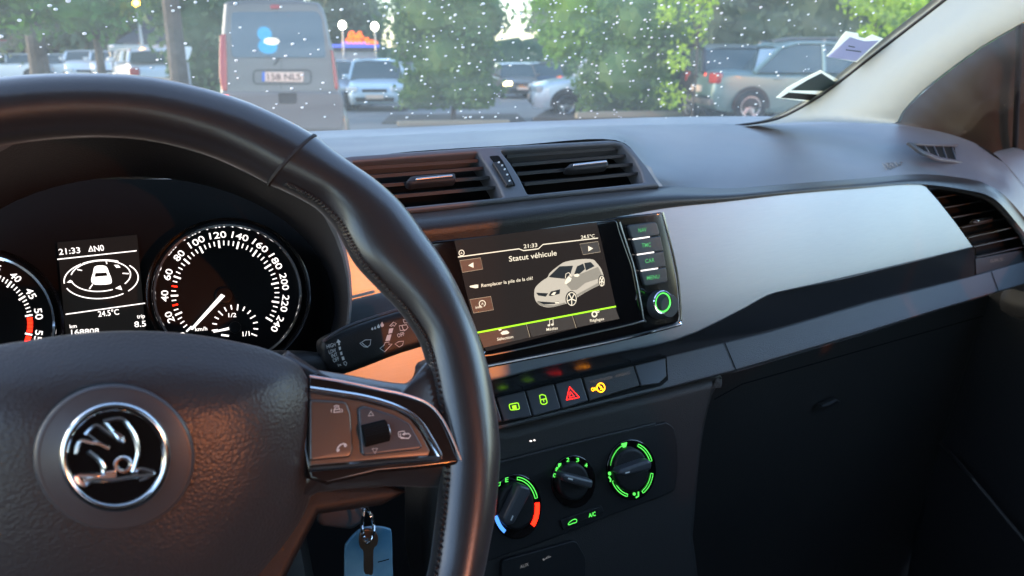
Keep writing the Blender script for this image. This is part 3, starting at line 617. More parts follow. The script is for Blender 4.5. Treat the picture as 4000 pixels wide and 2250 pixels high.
# back lip falling to the glass
back = [r_ for r_ in rows[0]]
MB().grid([[p+Vector((0, .05, -.06)) for p in back], [p+Vector((0, .012, -.004)) for p in back], back]).build('defroster_lip', 'soft_plastic', dash, 60)
BR = [[(1440, 838, .56), (1452, 880, .53), (1480, 975, .52)], [(1650, 815, .56), (1670, 865, .53), (1700, 952, .517)], [(2000, 778, .555), (2020, 825, .525), (2040, 905, .514)], [(2300, 750, .553), (2310, 790, .525), (2330, 862, .514)],
      [(2590, 728, .55), (2592, 765, .525), (2600, 814, .515)], [(2850, 736, .55), (2850, 758, .527), (2850, 787, .517)], [(3097, 717, .55), (3097, 736, .528), (3097, 758, .517)], [(3350, 698, .55), (3350, 716, .528), (3350, 737, .517)], [(3594, 680, .54), (3594, 699, .526), (3594, 720, .515)],
      [(3790, 700, .53), (3785, 720, .52), (3780, 743, .513)], [(3873, 729, .52), (3870, 747, .515), (3867, 767, .51)], [(3935, 773, .51), (3930, 790, .508), (3923, 812, .505)], [(4020, 870, .50), (4010, 885, .50), (4000, 906, .5)]]
brw = loft([[P(*c[0]), P(c[1][0], c[1][1], min(c[1][2], .514)), SC.at(c[2][0], c[2][1], .003)] for c in BR], 5, 5)
MB().grid(brw).build('padded_brow', 'brow', dash, 60)
# decor trim
DEC = [(1300, 930), (1345, 1040), (1366, 1130), (1362, 1210), (1350, 1300), (1330, 1480), (1400, 1530), (1700, 1530), (1916, 1492), (2095, 1445), (2339, 1394), (2549, 1354), (2640, 1330), (2724, 1299), (2817, 1254), (2910, 1206), (2973, 1170), (3000, 1156), (3035, 1145), (3221, 1107), (3469, 1049), (3805, 966), (3780, 934), (3736, 872), (3668, 785), (3618, 728), (3590, 712), (3469, 716), (3097, 748), (2600, 800), (2000, 870), (1500, 920)]
MB().plate(DEC, SC, .006, .0015).build('silver_trim', 'decor', dash, 40, label='brushed silver trim, orange lit near the wheel')
# dark face under the trim
bt = [(1300, 1500), (1916, 1490), (2095, 1443), (2339, 1392), (2549, 1352), (2640, 1328), (2724, 1297), (2817, 1252), (2910, 1204), (3035, 1143), (3221, 1106), (3469, 1048), (3806, 965)]
bb = [(1330, 1660), (1937, 1560), (2100, 1516), (2345, 1460), (2600, 1398), (2720, 1368), (2831, 1338), (2950, 1309), (3083, 1273), (3250, 1224), (3407, 1178), (3600, 1130), (3808, 1080)]
TOPS = [SC.at(x, y, -.004) for x, y in bt]; BOTS = [ST.at(x, y, -.0015) for x, y in bb]
cols = [[a, (a+b)/2, b] for a, b in zip(TOPS, BOTS)]
MB().grid(loft(cols, 4, 4)).build('lower_trim', 'decor_edge', dash, 60)
MB().add([TOPS[-1], BOTS[-1], BOTS[-1]+Vector((.0, .05, 0)), TOPS[-1]+Vector((0, .05, 0))], [(0, 1, 2, 3)]).build('trim_end', 'decor_edge', dash)
# strip under it
SO = [(1300, 1700), (1937, 1548), (2601, 1390), (2831, 1336), (3004, 1294), (3407, 1176), (3780, 1083), (4080, 998), (4080, 1086), (3904, 1139), (3656, 1213), (3376, 1300), (2876, 1447), (2600, 1518), (2300, 1590), (1965, 1672), (1300, 1850)]
MB().plate(SO, ST, .012, .002).build('ledge', 'ledge', dash, 40)
m = MB(); m.line([(2831, 1338), (2876, 1446)], 5, ST, .0006).line([(3873, 1060), (3901, 1139)], 4, ST, .0006); m.build('panel_gap', 'cavity', dash)
# lower centre stack
LSK = cr([Vector(p) for p in [(1700, 1740), (2000, 1664), (2300, 1588), (2600, 1518), (2835, 1466), (2800, 1550), (2765, 1700), (2742, 1900), (2725, 2100), (2690, 2400), (2000, 2420), (1700, 2400)]], 3, True)
MB().plate([tuple(p) for p in LSK], CP, .06, .012, bres=4).build('centre_stack', 'soft_plastic', dash, 50)
MB().plate([(2700, 1470), (2876, 1449), (3376, 1302), (3656, 1215), (4150, 1072), (4150, 2500), (2600, 2500)], Pl(3300, 1500, .55, -6), .02, .003, off=-.03).build('glove_box_door', 'glove', dash)
gbk = Pl(3300, 1500, .55, -6)
MB().line([(2790, 1560), (2900, 1500), (3500, 1330), (4000, 1190)], 4, gbk, -.029).build('panel_gap', 'cavity', dash)
MB().plate(offr([(3210, 1590), (3270, 1560), (3290, 1572), (3225, 1600)], 8), gbk, .01, .003, off=-.018).build('latch', 'soft_plastic', dash)
# AIRBAG embossing on pad
pa = Pl(3500, 650, .575, 50, 0, p=rows[18][55])
def padpoint(px, py):
    d = ray(px, py); best = None
    for r_ in rows:
        for p in r_:
            e_ = (p-EYE); s_ = e_.normalized().dot(d)
            if best is None or s_ > best[0]: best = (s_, p, e_.dot(d))
    return best[2]
dist = padpoint(3510, 650); pc = EYE+ray(3510, 650)*dist
pe = Pl(0, 0, 0, 52, 12, p=pc)
MB().text('AIRBAG', (3462, 662), (3545, 656), 16, pe, .0025, .02).build('embossed_text', 'pad', dash)
# side defroster vent
sv = thing('side_defroster_vent', 'small louvred defroster outlet on top of the dashboard at the far right', 'air vent', EYE+ray(3700, 600)*padpoint(3700, 600))
spn = Pl(0, 0, 0, 50, 22, p=EYE+ray(3700, 600)*padpoint(3700, 600))
so_ = [(3545, 552), (3600, 560), (3745, 562), (3784, 572), (3850, 640), (3838, 650), (3768, 636), (3668, 622), (3600, 594)]
si_ = [(3570, 562), (3640, 567), (3740, 569), (3774, 580), (3826, 636), (3760, 627), (3672, 612), (3610, 588)]
MB().plate(offr(so_, 8), spn, .004, .001, holes=[offr(si_, 5)], off=.007).build('frame', 'vent_frame', sv)
MB().plate(offr(si_, 5), spn, .001, 0, off=.0045).build('cavity', 'cavity', sv)
for k in range(6):
    x = 3610+k*36; MB().bar(spn.at(x, 564, .006), spn.at(x+22, 628 if k > 1 else 598+k*12, .006), spn.u, .0035, .0015, spn.n).build('louvre', 'pad', sv)
# dash end cap by the door
MB().grid(loft([[P(3881, 599, .61), P(3930, 643, .59), P(4000, 726, .57), P(4080, 840, .55)], [P(3897, 590, .62), P(3950, 610, .60), P(4030, 680, .58), P(4100, 780, .56)], [P(3958, 576, .62), P(4010, 592, .60), P(4080, 650, .58), P(4160, 740, .56)]], 4, 4)).build('end_cap', 'pad', dash, 60)

# centre vents
cv = thing('centre_air_vents', 'pair of horizontal slat air vents set in the middle of the dashboard', 'air vent', VT.at(1950, 680))
fo = [(1290, 622), (1370, 606), (1900, 571), (2385, 545), (2432, 553), (2472, 580), (2530, 652), (2577, 724), (2100, 769), (1600, 822), (1490, 833), (1400, 760)]
h1 = [(1375, 632), (1866, 594), (1900, 642), (1940, 706), (1968, 768), (1565, 807), (1480, 740)]
h2 = [(1957, 588), (2405, 562), (2432, 568), (2475, 612), (2505, 665), (2517, 711), (2062, 757), (2030, 690), (1998, 640)]
MB().plate(fo, VT, .022, .0025, holes=[offr(h1, 8), offr(h2, 8)], bres=3).build('frame', 'vent_frame', cv, 40)
MB().plate([(1320, 628), (2440, 550), (2560, 720), (1500, 826)], VT, .002, 0, off=-.026).build('cavity', 'cavity', cv)
for a, b in (((1392, 659), (1889, 626)), ((1433, 692), (1902, 656)), ((1480, 726), (1928, 693)), ((1526, 770), (1946, 732)), ((1980, 611), (2440, 579)), ((2001, 645), (2461, 607)), ((2021, 680), (2484, 641)), ((2050, 720), (2503, 677))):
    A = VT.at(*a, -.006); B = VT.at(*b, -.006); up = (VT.v*.75+VT.n*.65).normalized(); nn_ = (VT.n*.75-VT.v*.65).normalized()
    MB().bar(A, B, up, .0028, .016, nn_).build('slat', 'slat', cv)
for q in ([(1590, 706), (1600, 690), (1625, 681), (1765, 672), (1781, 682), (1782, 697), (1768, 702), (1640, 712), (1610, 716)], [(2213, 655), (2224, 640), (2245, 633), (2362, 624), (2378, 630), (2379, 642), (2362, 650), (2250, 660)]):
    tb = MB().plate([tuple(p) for p in cr([Vector(p) for p in q], 3, True)], VT, .01, .003, off=.0).build('tab', 'slat', cv)
    x0, x1 = (1624, 1768) if q[0][0] < 2000 else (2240, 2370); y0_, y1_ = (698, 684) if q[0][0] < 2000 else (643, 629)
    MB().plate(offr([(x0, y0_-4), (x1, y1_-5), (x1+3, y1_+3), (x0+2, y0_+4)], 4), VT, .003, .001, off=.002).build('chrome_insert', 'satin_chrome', tb)
tw = MB().plate(offr([(1912, 610), (1947, 607), (1965, 630), (2015, 725), (1976, 730), (1950, 660)], 5), VT, .002, 0, off=.0006).build('thumbwheel', 'cavity', cv)
m = MB(); pr = [(1932, 640), (1950, 660), (1966, 690), (1980, 715)]
m.plate(offr([(1925, 632), (1952, 629), (1980, 660), (2008, 720), (1982, 724), (1958, 685)], 4), VT, .004, .0015, off=.004); m.build('wheel_rim', 'slat', tw)
m = MB()
for x, y in ((1949, 633), (1962, 645), (1972, 660), (1982, 681), (1991, 705)): m.plate(ell(x, y, 4, 3, n=10), VT, .001, 0, off=.0047)
m.build('marks', 'print_white', tw)
# right side vent
VR = Pl(3800, 870, .515, 18, 0)
rv = thing('side_air_vent', 'round ended dark air vent with a bright tab at the passenger end', 'air vent', VR.at(3850, 900))
outr = [(3618, 722), (3700, 727), (3780, 742), (3867, 767), (3923, 812), (3966, 862), (4010, 920), (4040, 1000), (4040, 1050), (3812, 1090), (3812, 968), (3780, 934), (3736, 872), (3668, 785)]
MB().plate(outr, VR, .004, 0, off=-.03).build('cavity', 'cavity', rv)
tr_ = [Vector(p) for p in [(3612, 722), (3700, 730), (3780, 746), (3862, 772), (3918, 818), (3960, 868), (4002, 930), (4030, 1010)]]
MB().tube([VR.at(*p, -.006) for p in cr(tr_, 4)], .0045, 8).build('trim_ring', 'vent_frame', rv)
MB().grid([[VR.at(*p, -.006) for p in cr(tr_, 4)], [VR.at(p[0]-8, p[1]+22, -.03) for p in cr(tr_, 4)]]).build('throat', 'slat', rv)
for a, b in (((3650, 775), (3737, 760)), ((3690, 812), (3842, 785)), ((3725, 850), (3892, 819)), ((3760, 889), (3930, 854)), ((3785, 928), (3955, 889)), ((3805, 964), (3985, 925)), ((3815, 1005), (4010, 962))):
    MB().bar(VR.at(*a, -.010), VR.at(*b, -.010), VR.v, .0012, .012, VR.n).build('slat', 'slat', rv)
tb = MB().plate(offr([(3800, 868), (3812, 856), (3880, 845), (3886, 858), (3880, 866), (3812, 876)], 5), VR, .006, .002, off=-.004).build('tab', 'slat', rv)
MB().plate(offr([(3820, 858), (3880, 847), (3881, 855), (3822, 866)], 3), VR, .003, .001, off=-.002).build('chrome_insert', 'chrome', tb)
MB().plate([(3812, 1010), (4050, 965), (4050, 1060), (3815, 1092)], VR, .01, .001, off=-.012).build('lower_panel', 'dark_plastic', rv)
MB().text('SRS', (3868, 1026), (3920, 1018), 12, VR, -.0115).build('text', 'print_dim', rv)

# ================================================================ infotainment unit
iu = thing('infotainment_unit', 'glossy black touchscreen unit showing a cream car and French menu', 'car radio', SC.at(2200, 1150))
UO = [(1600, 965), (1700, 938), (2200, 872), (2585, 829), (2601, 890), (2632, 1024), (2648, 1120), (2656, 1235), (2650, 1256), (2630, 1270), (2368, 1336), (1905, 1428), (1800, 1440), (1700, 1200)]
MB().plate(UO, SC, .02, .0015, off=.003).build('bezel', 'piano', iu, 40)
cl_ = [(2588, 829), (2604, 890), (2636, 1024), (2652, 1120), (2660, 1235), (2654, 1260), (2632, 1275), (2368, 1340), (1905, 1432), (1850, 1442)]
MB().tube([SC.at(*p, .003) for p in cr([Vector(p) for p in cl_], 4)], .0013, 6).build('chrome_glint_edge', 'chrome', iu)
GO = offr([(1640, 955), (1700, 942), (2060, 905), (2410, 858), (2420, 900), (2470, 1040), (2508, 1238), (2500, 1252), (2300, 1300), (1918, 1381), (1890, 1365), (1800, 1150)], 14)
MB().plate(GO, SC, .006, .0012, off=.0065).build('front_glass', 'screen_off', iu, 40)
MB().tube([SC.at(*p, .0055) for p in cr([Vector(p) for p in [(2420, 868), (2450, 960), (2480, 1060), (2512, 1238), (2504, 1256), (2300, 1304), (1919, 1386), (1893, 1372)]], 4)], .0009, 6).build('chrome_glint_edge', 'satin_chrome', iu)  # bright tube shapes the glossy bezel's highlight; no metal strip runs here
LCD = [(1775, 940), (2330, 868), (2346, 930), (2415, 1240), (1900, 1372), (1860, 1300)]
O1 = .0068
lcd = MB().plate(LCD, SC, .0004, 0, off=O1).build('display', 'lcd', iu)
O2 = .0071; O3 = .0074; O4 = .0077
T = lambda s_, A, B, h: MB().text(s_, A, B, h, SC, O2).build('screen_text', 'lit_cream', iu, fix=False)
cream = MB()
T('Statut véhicule', (1989, 1022), (2175, 997), 21); T('21:33', (2046, 970), (2099, 964), 15); T('24.5°C', (2270, 933), (2323, 927), 13); T('Remplacer la pile de la clé!', (1881, 1122), (2081, 1092), 13)
T('Sélection', (1942, 1331), (2005, 1320), 11); T('Médias', (2135, 1293), (2179, 1286), 11); T('Réglages', (2305, 1258), (2360, 1250), 11); T('info', (1858, 1206), (1884, 1202), 10)
cream.plate([(1829, 1037), (1849, 1025), (1850, 1046)], SC, .0002, 0, off=O3).plate([(2298, 961), (2299, 982), (2317, 970)], SC, .0002, 0, off=O3)
cream.line(ell(1803, 988, 10, 11), 3, SC, O2, True).text('A', (1799, 993), (1807, 992), 9, SC, O2)
cream.plate([(1835, 1117), (1858, 1112), (1868, 1112), (1868, 1124), (1858, 1126), (1836, 1122)], SC, .0002, 0, off=O2)
cream.line(ell(1884, 1186, 12, 12, 0, 20, -60, 250), 3, SC, O3).text('A', (1880, 1191), (1889, 1190), 9, SC, O3)
cream.plate([(1947, 1287), (1957, 1283), (1960, 1289), (1950, 1293)], SC, .0002, 0, off=O2).plate([(1955, 1301), (1965, 1293), (1980, 1291), (1990, 1299), (1985, 1304), (1962, 1308)], SC, .0002, 0, off=O2)
cream.line([(2148, 1270), (2146, 1250), (2160, 1246), (2161, 1266)], 3, SC, O2).plate(ell(2144, 1271, 5, 4, n=10), SC, .0002, 0, off=O2).plate(ell(2158, 1268, 5, 4, n=10), SC, .0002, 0, off=O2)
cream.line(ell(2322, 1227, 9, 10), 6, SC, O2, True).line(ell(2336, 1217, 4, 4, n=12), 3, SC, O2, True)
cream.build('screen_icons', 'lit_cream', iu, fix=False)
m = MB(); m.line([(1789, 1004), (2027, 972), (2045, 979), (2103, 972), (2121, 955), (2336, 930)], 4, SC, O2); m.build('header_line', 'lit_cream', iu, fix=False)
for q in ([(1796, 1018), (1877, 1007), (1886, 1051), (1807, 1064)], [(2265, 953), (2336, 943), (2345, 984), (2278, 995)], [(1835, 1170), (1917, 1158), (1928, 1210), (1850, 1223)], [(1868, 1303), (2052, 1268), (2069, 1318), (1890, 1358)], [(2060, 1267), (2232, 1233), (2250, 1280), (2078, 1316)], [(2240, 1232), (2403, 1202), (2420, 1245), (2256, 1278)]): MB().plate(q, SC, .0002, 0, off=O2-.0001).build('soft_key', 'lcd_button', iu, fix=False)
m = MB()
for q in ([(1796, 1018), (1877, 1007), (1886, 1051), (1807, 1064)], [(2265, 953), (2336, 943), (2345, 984), (2278, 995)], [(1835, 1170), (1917, 1158), (1928, 1210), (1850, 1223)]): m.line(q, 1.6, SC, O3, True)
m.line([(2056, 1267), (2070, 1317)], 2, SC, O3).line([(2235, 1233), (2251, 1281)], 2, SC, O3); m.build('key_outline', 'lcd_line', iu, fix=False)
MB().line([(1861, 1300), (2406, 1197)], 6.5, SC, O3).build('green_line', 'lit_lime', iu, fix=False)
Z = lambda L_: [(1650+x*.4486, 800+y*.4486) for x, y in L_]
MB().plate([tuple(p) for p in cr([Vector(p) for p in Z([(975, 775), (985, 720), (1040, 665), (1090, 632), (1112, 592), (1190, 528), (1250, 495), (1380, 474), (1480, 475), (1512, 500), (1558, 560), (1582, 640), (1585, 700), (1540, 700), (1350, 805), (1330, 850), (1250, 862), (1120, 893), (1040, 882), (998, 852), (980, 815)])], 3, True)], SC, .0002, 0, off=O2).build('car_picture', 'car_cream', iu, fix=False)
m = MB()
for q in ([(1345, 780), (1350, 800), (1535, 700), (1530, 680)], [(1250, 862), (1120, 893), (1040, 882), (998, 852), (1005, 835), (1060, 870), (1150, 875), (1240, 850)], [(1240, 640), (1380, 600), (1530, 540), (1560, 600), (1545, 640), (1420, 680), (1345, 740), (1300, 745), (1260, 700)]): m.plate(Z(q), SC, .0002, 0, off=O3-.0001)
m.build('car_shading', 'car_shadow', iu, fix=False)
m = MB()
for q in ([(1100, 628), (1195, 536), (1312, 530), (1290, 600), (1248, 645), (1130, 634)], [(1322, 604), (1348, 535), (1400, 512), (1416, 560), (1370, 600)], [(1410, 507), (1466, 498), (1500, 535), (1425, 572)], [(990, 765), (1095, 770), (1075, 800), (1010, 790)], [(1100, 790), (1120, 755), (1200, 735), (1195, 775), (1120, 795)], [(1000, 840), (1150, 850), (1190, 840), (1180, 862), (1060, 868)]): m.plate(offr(Z(q), 2), SC, .0002, 0, off=O3)
m.plate(ell(*Z([(1298, 818)])[0], 23, 30), SC, .0002, 0, off=O3).plate(ell(*Z([(1560, 663)])[0], 13, 24), SC, .0002, 0, off=O3); m.build('car_glass', 'car_dark', iu, fix=False)
m = MB()
for cx, cy, rx, ry in ((1300, 820, 18, 25), (1562, 665, 9.5, 19)):
    c_ = Z([(cx, cy)])[0]; m.line(ell(*c_, rx, ry), 3, SC, O4, True)
    for k in range(5): a = 2*pi*k/5+.3; m.line([c_, (c_[0]+rx*cos(a), c_[1]+ry*sin(a))], 4, SC, O4)
m.plate(Z([(1240, 685), (1250, 650), (1275, 625), (1300, 640), (1290, 665), (1255, 690)]), SC, .0002, 0, off=O4).line(Z([(1245, 640), (1250, 600), (1275, 590), (1300, 625)]), 2.5, SC, O4).plate(Z([(1322, 610), (1350, 600), (1370, 612), (1355, 628), (1325, 625)]), SC, .0002, 0, off=O4)
m.plate(Z([(1120, 785), (1145, 760), (1165, 760), (1150, 785)]), SC, .0002, 0, off=O4).plate(Z([(1155, 850), (1190, 845), (1185, 858), (1158, 860)]), SC, .0002, 0, off=O4).build('wheels_picture', 'lit_cream', iu, fix=False)
ks = [((2453, 880), (2564, 866)), ((2470, 937), (2580, 921)), ((2487, 997), (2593, 981)), ((2502, 1060), (2603, 1043)), ((2518, 1121), (2610, 1105))]
tx = ['NAV', 'TMC', 'CAR', 'MENU']; tp = [((2494, 908), (2526, 904)), ((2507, 967), (2543, 963)), ((2521, 1028), (2557, 1023)), ((2527, 1094), (2576, 1087))]
for i in range(4):
    (a, b), (c_, d_) = ks[i], ks[i+1]; q = [a, b, (d_[0], d_[1]-2), (c_[0], c_[1]-2)]
    kb = MB().plate(offr(q, 12 if i in (0, 3) else 3), SC, .004, .001, off=.0058).build('button', 'satin', iu, 40)
    MB().text(tx[i], tp[i][0], tp[i][1], 16, SC, .0061, bold=.02).build('button_text', 'dim_green', kb, fix=False)
    if i < 3: MB().line([(c_[0]+1, c_[1]-2), (c_[0]+68, c_[1]-12)], 5, SC, .0062).build('mark', 'lit_white', kb, fix=False)
def knob3(root, nm, c0, rpx, pl, o0, h, mt, taper=.9):
    m = MB(); sc_ = pl.sc(*c0); c = pl.at(*c0, o0); r_ = rpx*sc_; rows_ = []
    for hh, f_ in ((0, 1), (h*.9, taper), (h, taper*.93), (h, 0.001)):
        rows_.append([c+pl.n*hh+(pl.u*cos(t)+pl.v*sin(t))*r_*f_*(1+.02*(k % 2) if hh < h*.95 else 1) for k, t in enumerate(np.linspace(0, 2*pi, 60, endpoint=False))])
    return m.grid(rows_, closedc=True).build(nm, mt, root, 40)
kn = knob3(iu, 'knob', (2572, 1190), 56, SC, .003, .016, 'satin', .8)
kc = SC.at(2588, 1181, .019); ksc = SC.sc(2588, 1181, .019)
MB().tube([kc+(SC.u*cos(t)+SC.v*sin(t))*42*ksc for t in np.linspace(0, 2*pi, 40, endpoint=False)], .0011, 6, True).build('chrome_ring', 'chrome', kn)
MB().tube([kc+SC.n*.0004+(SC.u*cos(t)+SC.v*sin(t))*36*ksc for t in np.linspace(0, 2*pi, 40, endpoint=False)], .0006, 6, True).build('green_ring', 'lit_green', kn)

# ================================================================ switch row
sr = thing('switch_row', 'row of black switches with lit lock, hazard and airbag symbols', 'switch panel', ST.at(2250, 1530))
tops = [(1880, 1565), (1936, 1550), (2053, 1523), (2166, 1496), (2273, 1471), (2477, 1424), (2603, 1395)]; bots = [(1900, 1665), (1965, 1650), (2081, 1630), (2194, 1601), (2301, 1570), (2503, 1512), (2605, 1480)]
MB().plate([(1870, 1562), (2604, 1392), (2610, 1484), (2585, 1506), (1880, 1680)], ST, .003, 0, off=.0012).build('surround', 'cavity', sr)
sw = []
for i in range(6):
    a, b = tops[i], tops[i+1]; c_, d_ = bots[i+1], bots[i]
    if i == 5: q = [(a[0]+4, a[1]+3), (b[0]-3, b[1]+3), (2604, 1470), (2575, 1498), (d_[0]+3, d_[1]-5)]
    else: q = [(a[0]+4, a[1]+3), (b[0]-3, b[1]+3), (c_[0]-3, c_[1]-5), (d_[0]+4, d_[1]-5)]
    sw.append(MB().plate(offr(q, 4), ST, .006, .001, off=.004).build('switch', 'satin' if i != 4 else 'soft_plastic', sr, 40))
OS = .0045
MB().line(offr([(1988, 1580), (2024, 1573), (2030, 1598), (1994, 1602)], 6), 3.5, ST, OS, True).plate([(2000, 1585), (2016, 1582), (2019, 1596), (2003, 1598)], ST, .0002, 0, off=OS).build('symbol', 'lit_lime', sw[1], fix=False)
MB().line(offr([(2110, 1562), (2134, 1557), (2138, 1574), (2126, 1580), (2114, 1578)], 6), 3.5, ST, OS, True).line([(2110, 1560), (2108, 1545), (2118, 1541), (2130, 1545), (2134, 1558)], 3.5, ST, OS).line([(2123, 1562), (2125, 1570)], 3.5, ST, OS).build('symbol', 'lit_lime', sw[2], fix=False)
MB().line([(2225, 1511), (2263, 1552), (2213, 1562)], 3.4, ST, OS, True).line([(2228, 1530), (2243, 1548), (2224, 1552)], 2.4, ST, OS, True).build('symbol', 'lit_red', sw[3], fix=False)
MB().text('ON', (2312, 1529), (2332, 1524), 13, ST, OS, bold=.03).line(ell(2347, 1514, 15, 17), 4, ST, OS, True).line([(2336, 1503), (2358, 1525)], 4, ST, OS).line([(2346, 1508), (2352, 1517), (2345, 1522)], 3, ST, OS).build('symbol', 'lit_amber', sw[4], fix=False)
MB().text('PASSENGER', (2308, 1499), (2395, 1478), 11, ST, OS).text('AIRBAG', (2405, 1475), (2461, 1461), 11, ST, OS).build('text', 'print_dim', sw[4], fix=False)

# ================================================================ climate panel
cc = thing('climate_panel', 'black heater control panel with three dials outlined in green light', 'control panel', CP.at(2240, 1880))
cpo = [tuple(p) for p in cr([Vector(p) for p in [(1800, 1850), (1941, 1812), (2250, 1732), (2560, 1658), (2608, 1652), (2640, 1690), (2650, 1800), (2640, 1900), (2600, 1935), (2400, 2010), (2200, 2090), (2000, 2160), (1850, 2180)]], 4, True)]
MB().plate(cpo, CP, .004, .0015, off=.003).build('face', 'dark_plastic', cc, 50)
MB().tube([CP.at(*p, .0035) for p in [(1941, 1809), (2250, 1730), (2560, 1655)]], .0012, 6).build('edge', 'soft_plastic', cc)
def dialp(cx, cy, rx, ry, rot, grip, mark):
    d = MB().plate(ell(cx, cy, rx, ry, rot), CP, .003, .001, off=.005).build('dial', 'piano', cc, 40)
    MB().plate(ell(cx+2, cy+2, rx*.72, ry*.72, rot), CP, .012, .003, off=.012, bres=3).build('knob', 'dark_plastic', d, 40)
    MB().plate([tuple(p) for p in offr(grip, 10)], CP, .012, .003, off=.022, bres=3).build('grip', 'satin', d, 40)
    MB().line(mark, 6, CP, .0225).build('pointer', 'lit_grey' if False else 'print_white', d, fix=False); return d
d1 = dialp(2018, 1980, 99, 128, 0, [(2033, 1893), (2072, 1905), (2078, 1925), (2010, 2050), (1975, 2055), (1968, 2030)], [(1996, 2033), (2004, 2014)])
d2 = dialp(2242, 1882, 86, 104, 0, [(2205, 1848), (2322, 1878), (2318, 1905), (2306, 1912), (2200, 1880), (2194, 1862)], [(2219, 1868), (2238, 1874)])
d3 = dialp(2468, 1836, 96, 120, 0, [(2420, 1838), (2535, 1796), (2551, 1805), (2545, 1838), (2440, 1862), (2418, 1855)], [(2443, 1848), (2460, 1844)])
OC = .0057
def arcol(cx, cy, rx, ry, a0, a1, w_, pl, off):
    o_ = ell(cx, cy, rx, ry, 0, 16, a0, a1)+ell(cx, cy, rx-w_, ry-w_, 0, 16, a0, a1)[::-1]; return o_
gm = MB(); gm.line(arcol(2018, 1980, 86, 116, 18, 88, 10, CP, OC), 3, CP, OC, True).text('E', (1974, 1884), (1986, 1882), 18, CP, OC).line([(1945, 1888), (1955, 1882), (1953, 1896), (1946, 1900)], 3, CP, OC); gm.build('scale', 'lit_green', d1, fix=False)
MB().plate(arcol(2018, 1980, 90, 122, -40, 8, 17, CP, OC), CP, .0003, 0, off=OC).build('scale', 'lit_red', d1, fix=False)
MB().plate(arcol(2018, 1980, 92, 122, 198, 238, 15, CP, OC), CP, .0003, 0, off=OC).build('scale', 'lit_blue', d1, fix=False)
gm = MB()
for s_, x, y in (('0', 2166, 1865), ('8', 2175, 1841), ('1', 2186, 1826), ('2', 2218, 1804), ('3', 2256, 1805), ('4', 2289, 1826)): gm.text(s_, (x-5, y), (x+6, y-2), 15, CP, OC, bold=.03)
gm.build('scale', 'lit_green', d2, fix=False)
gm = MB()
for a0, a1 in ((20, 72), (112, 170), (205, 258), (-58, -8)): gm.line(arcol(2468, 1836, 84, 106, a0, a1, 9, CP, OC), 3, CP, OC, True)
gm.plate([(2427, 1733), (2450, 1728), (2446, 1745), (2435, 1750)], CP, .0003, 0, off=OC).plate(ell(2382, 1850, 6, 7, n=12), CP, .0003, 0, off=OC).line([(2378, 1862), (2386, 1872), (2384, 1882)], 6, CP, OC).plate(ell(2478, 1930, 5, 6, n=12), CP, .0003, 0, off=OC).line([(2494, 1921), (2494, 1938), (2484, 1944)], 6, CP, OC)
gm.build('scale', 'lit_green', d3, fix=False)
kb = MB().plate(offr([(2188, 2032), (2350, 1975), (2362, 2002), (2200, 2072)], 6), CP, .003, .001, off=.0045).build('key_pair', 'dark_plastic', cc, 40)
MB().text('A/C', (2300, 2022), (2327, 2014), 16, CP, .005, bold=.03).line([tuple(p) for p in cr([Vector(p) for p in [(2220, 2046), (2232, 2034), (2246, 2028), (2253, 2032), (2250, 2041), (2238, 2044), (2224, 2050)]], 3, True)], 3, CP, .005, True).build('symbol', 'lit_green', kb, fix=False)
sk = thing('socket_panel', 'unlit strip with AUX and USB sockets under the heater dials', 'socket panel', CP.at(2100, 2200))
MB().plate(offr([(1960, 2190), (2250, 2110), (2290, 2180), (2290, 2260), (1960, 2290)], 20), CP, .004, .001, off=.0045).build('face', 'dark_plastic', sk)
MB().text('AUX', (2032, 2222), (2066, 2209), 13, CP, .0052).line([(2124, 2186), (2152, 2174)], 3, CP, .0052).line([(2132, 2182), (2138, 2174), (2146, 2172)], 2, CP, .0052).plate(ell(2124, 2186, 4, 4, n=10), CP, .0003, 0, off=.0052).build('text', 'lit_grey', sk, fix=False)
MB().plate(ell(2074, 1723, 5, 3, n=10), CP, .0004, 0, off=.0006).plate(ell(2088, 1720, 4, 3, n=10), CP, .0004, 0, off=.0006).build('led_dots', 'lit_white', dash, fix=False)

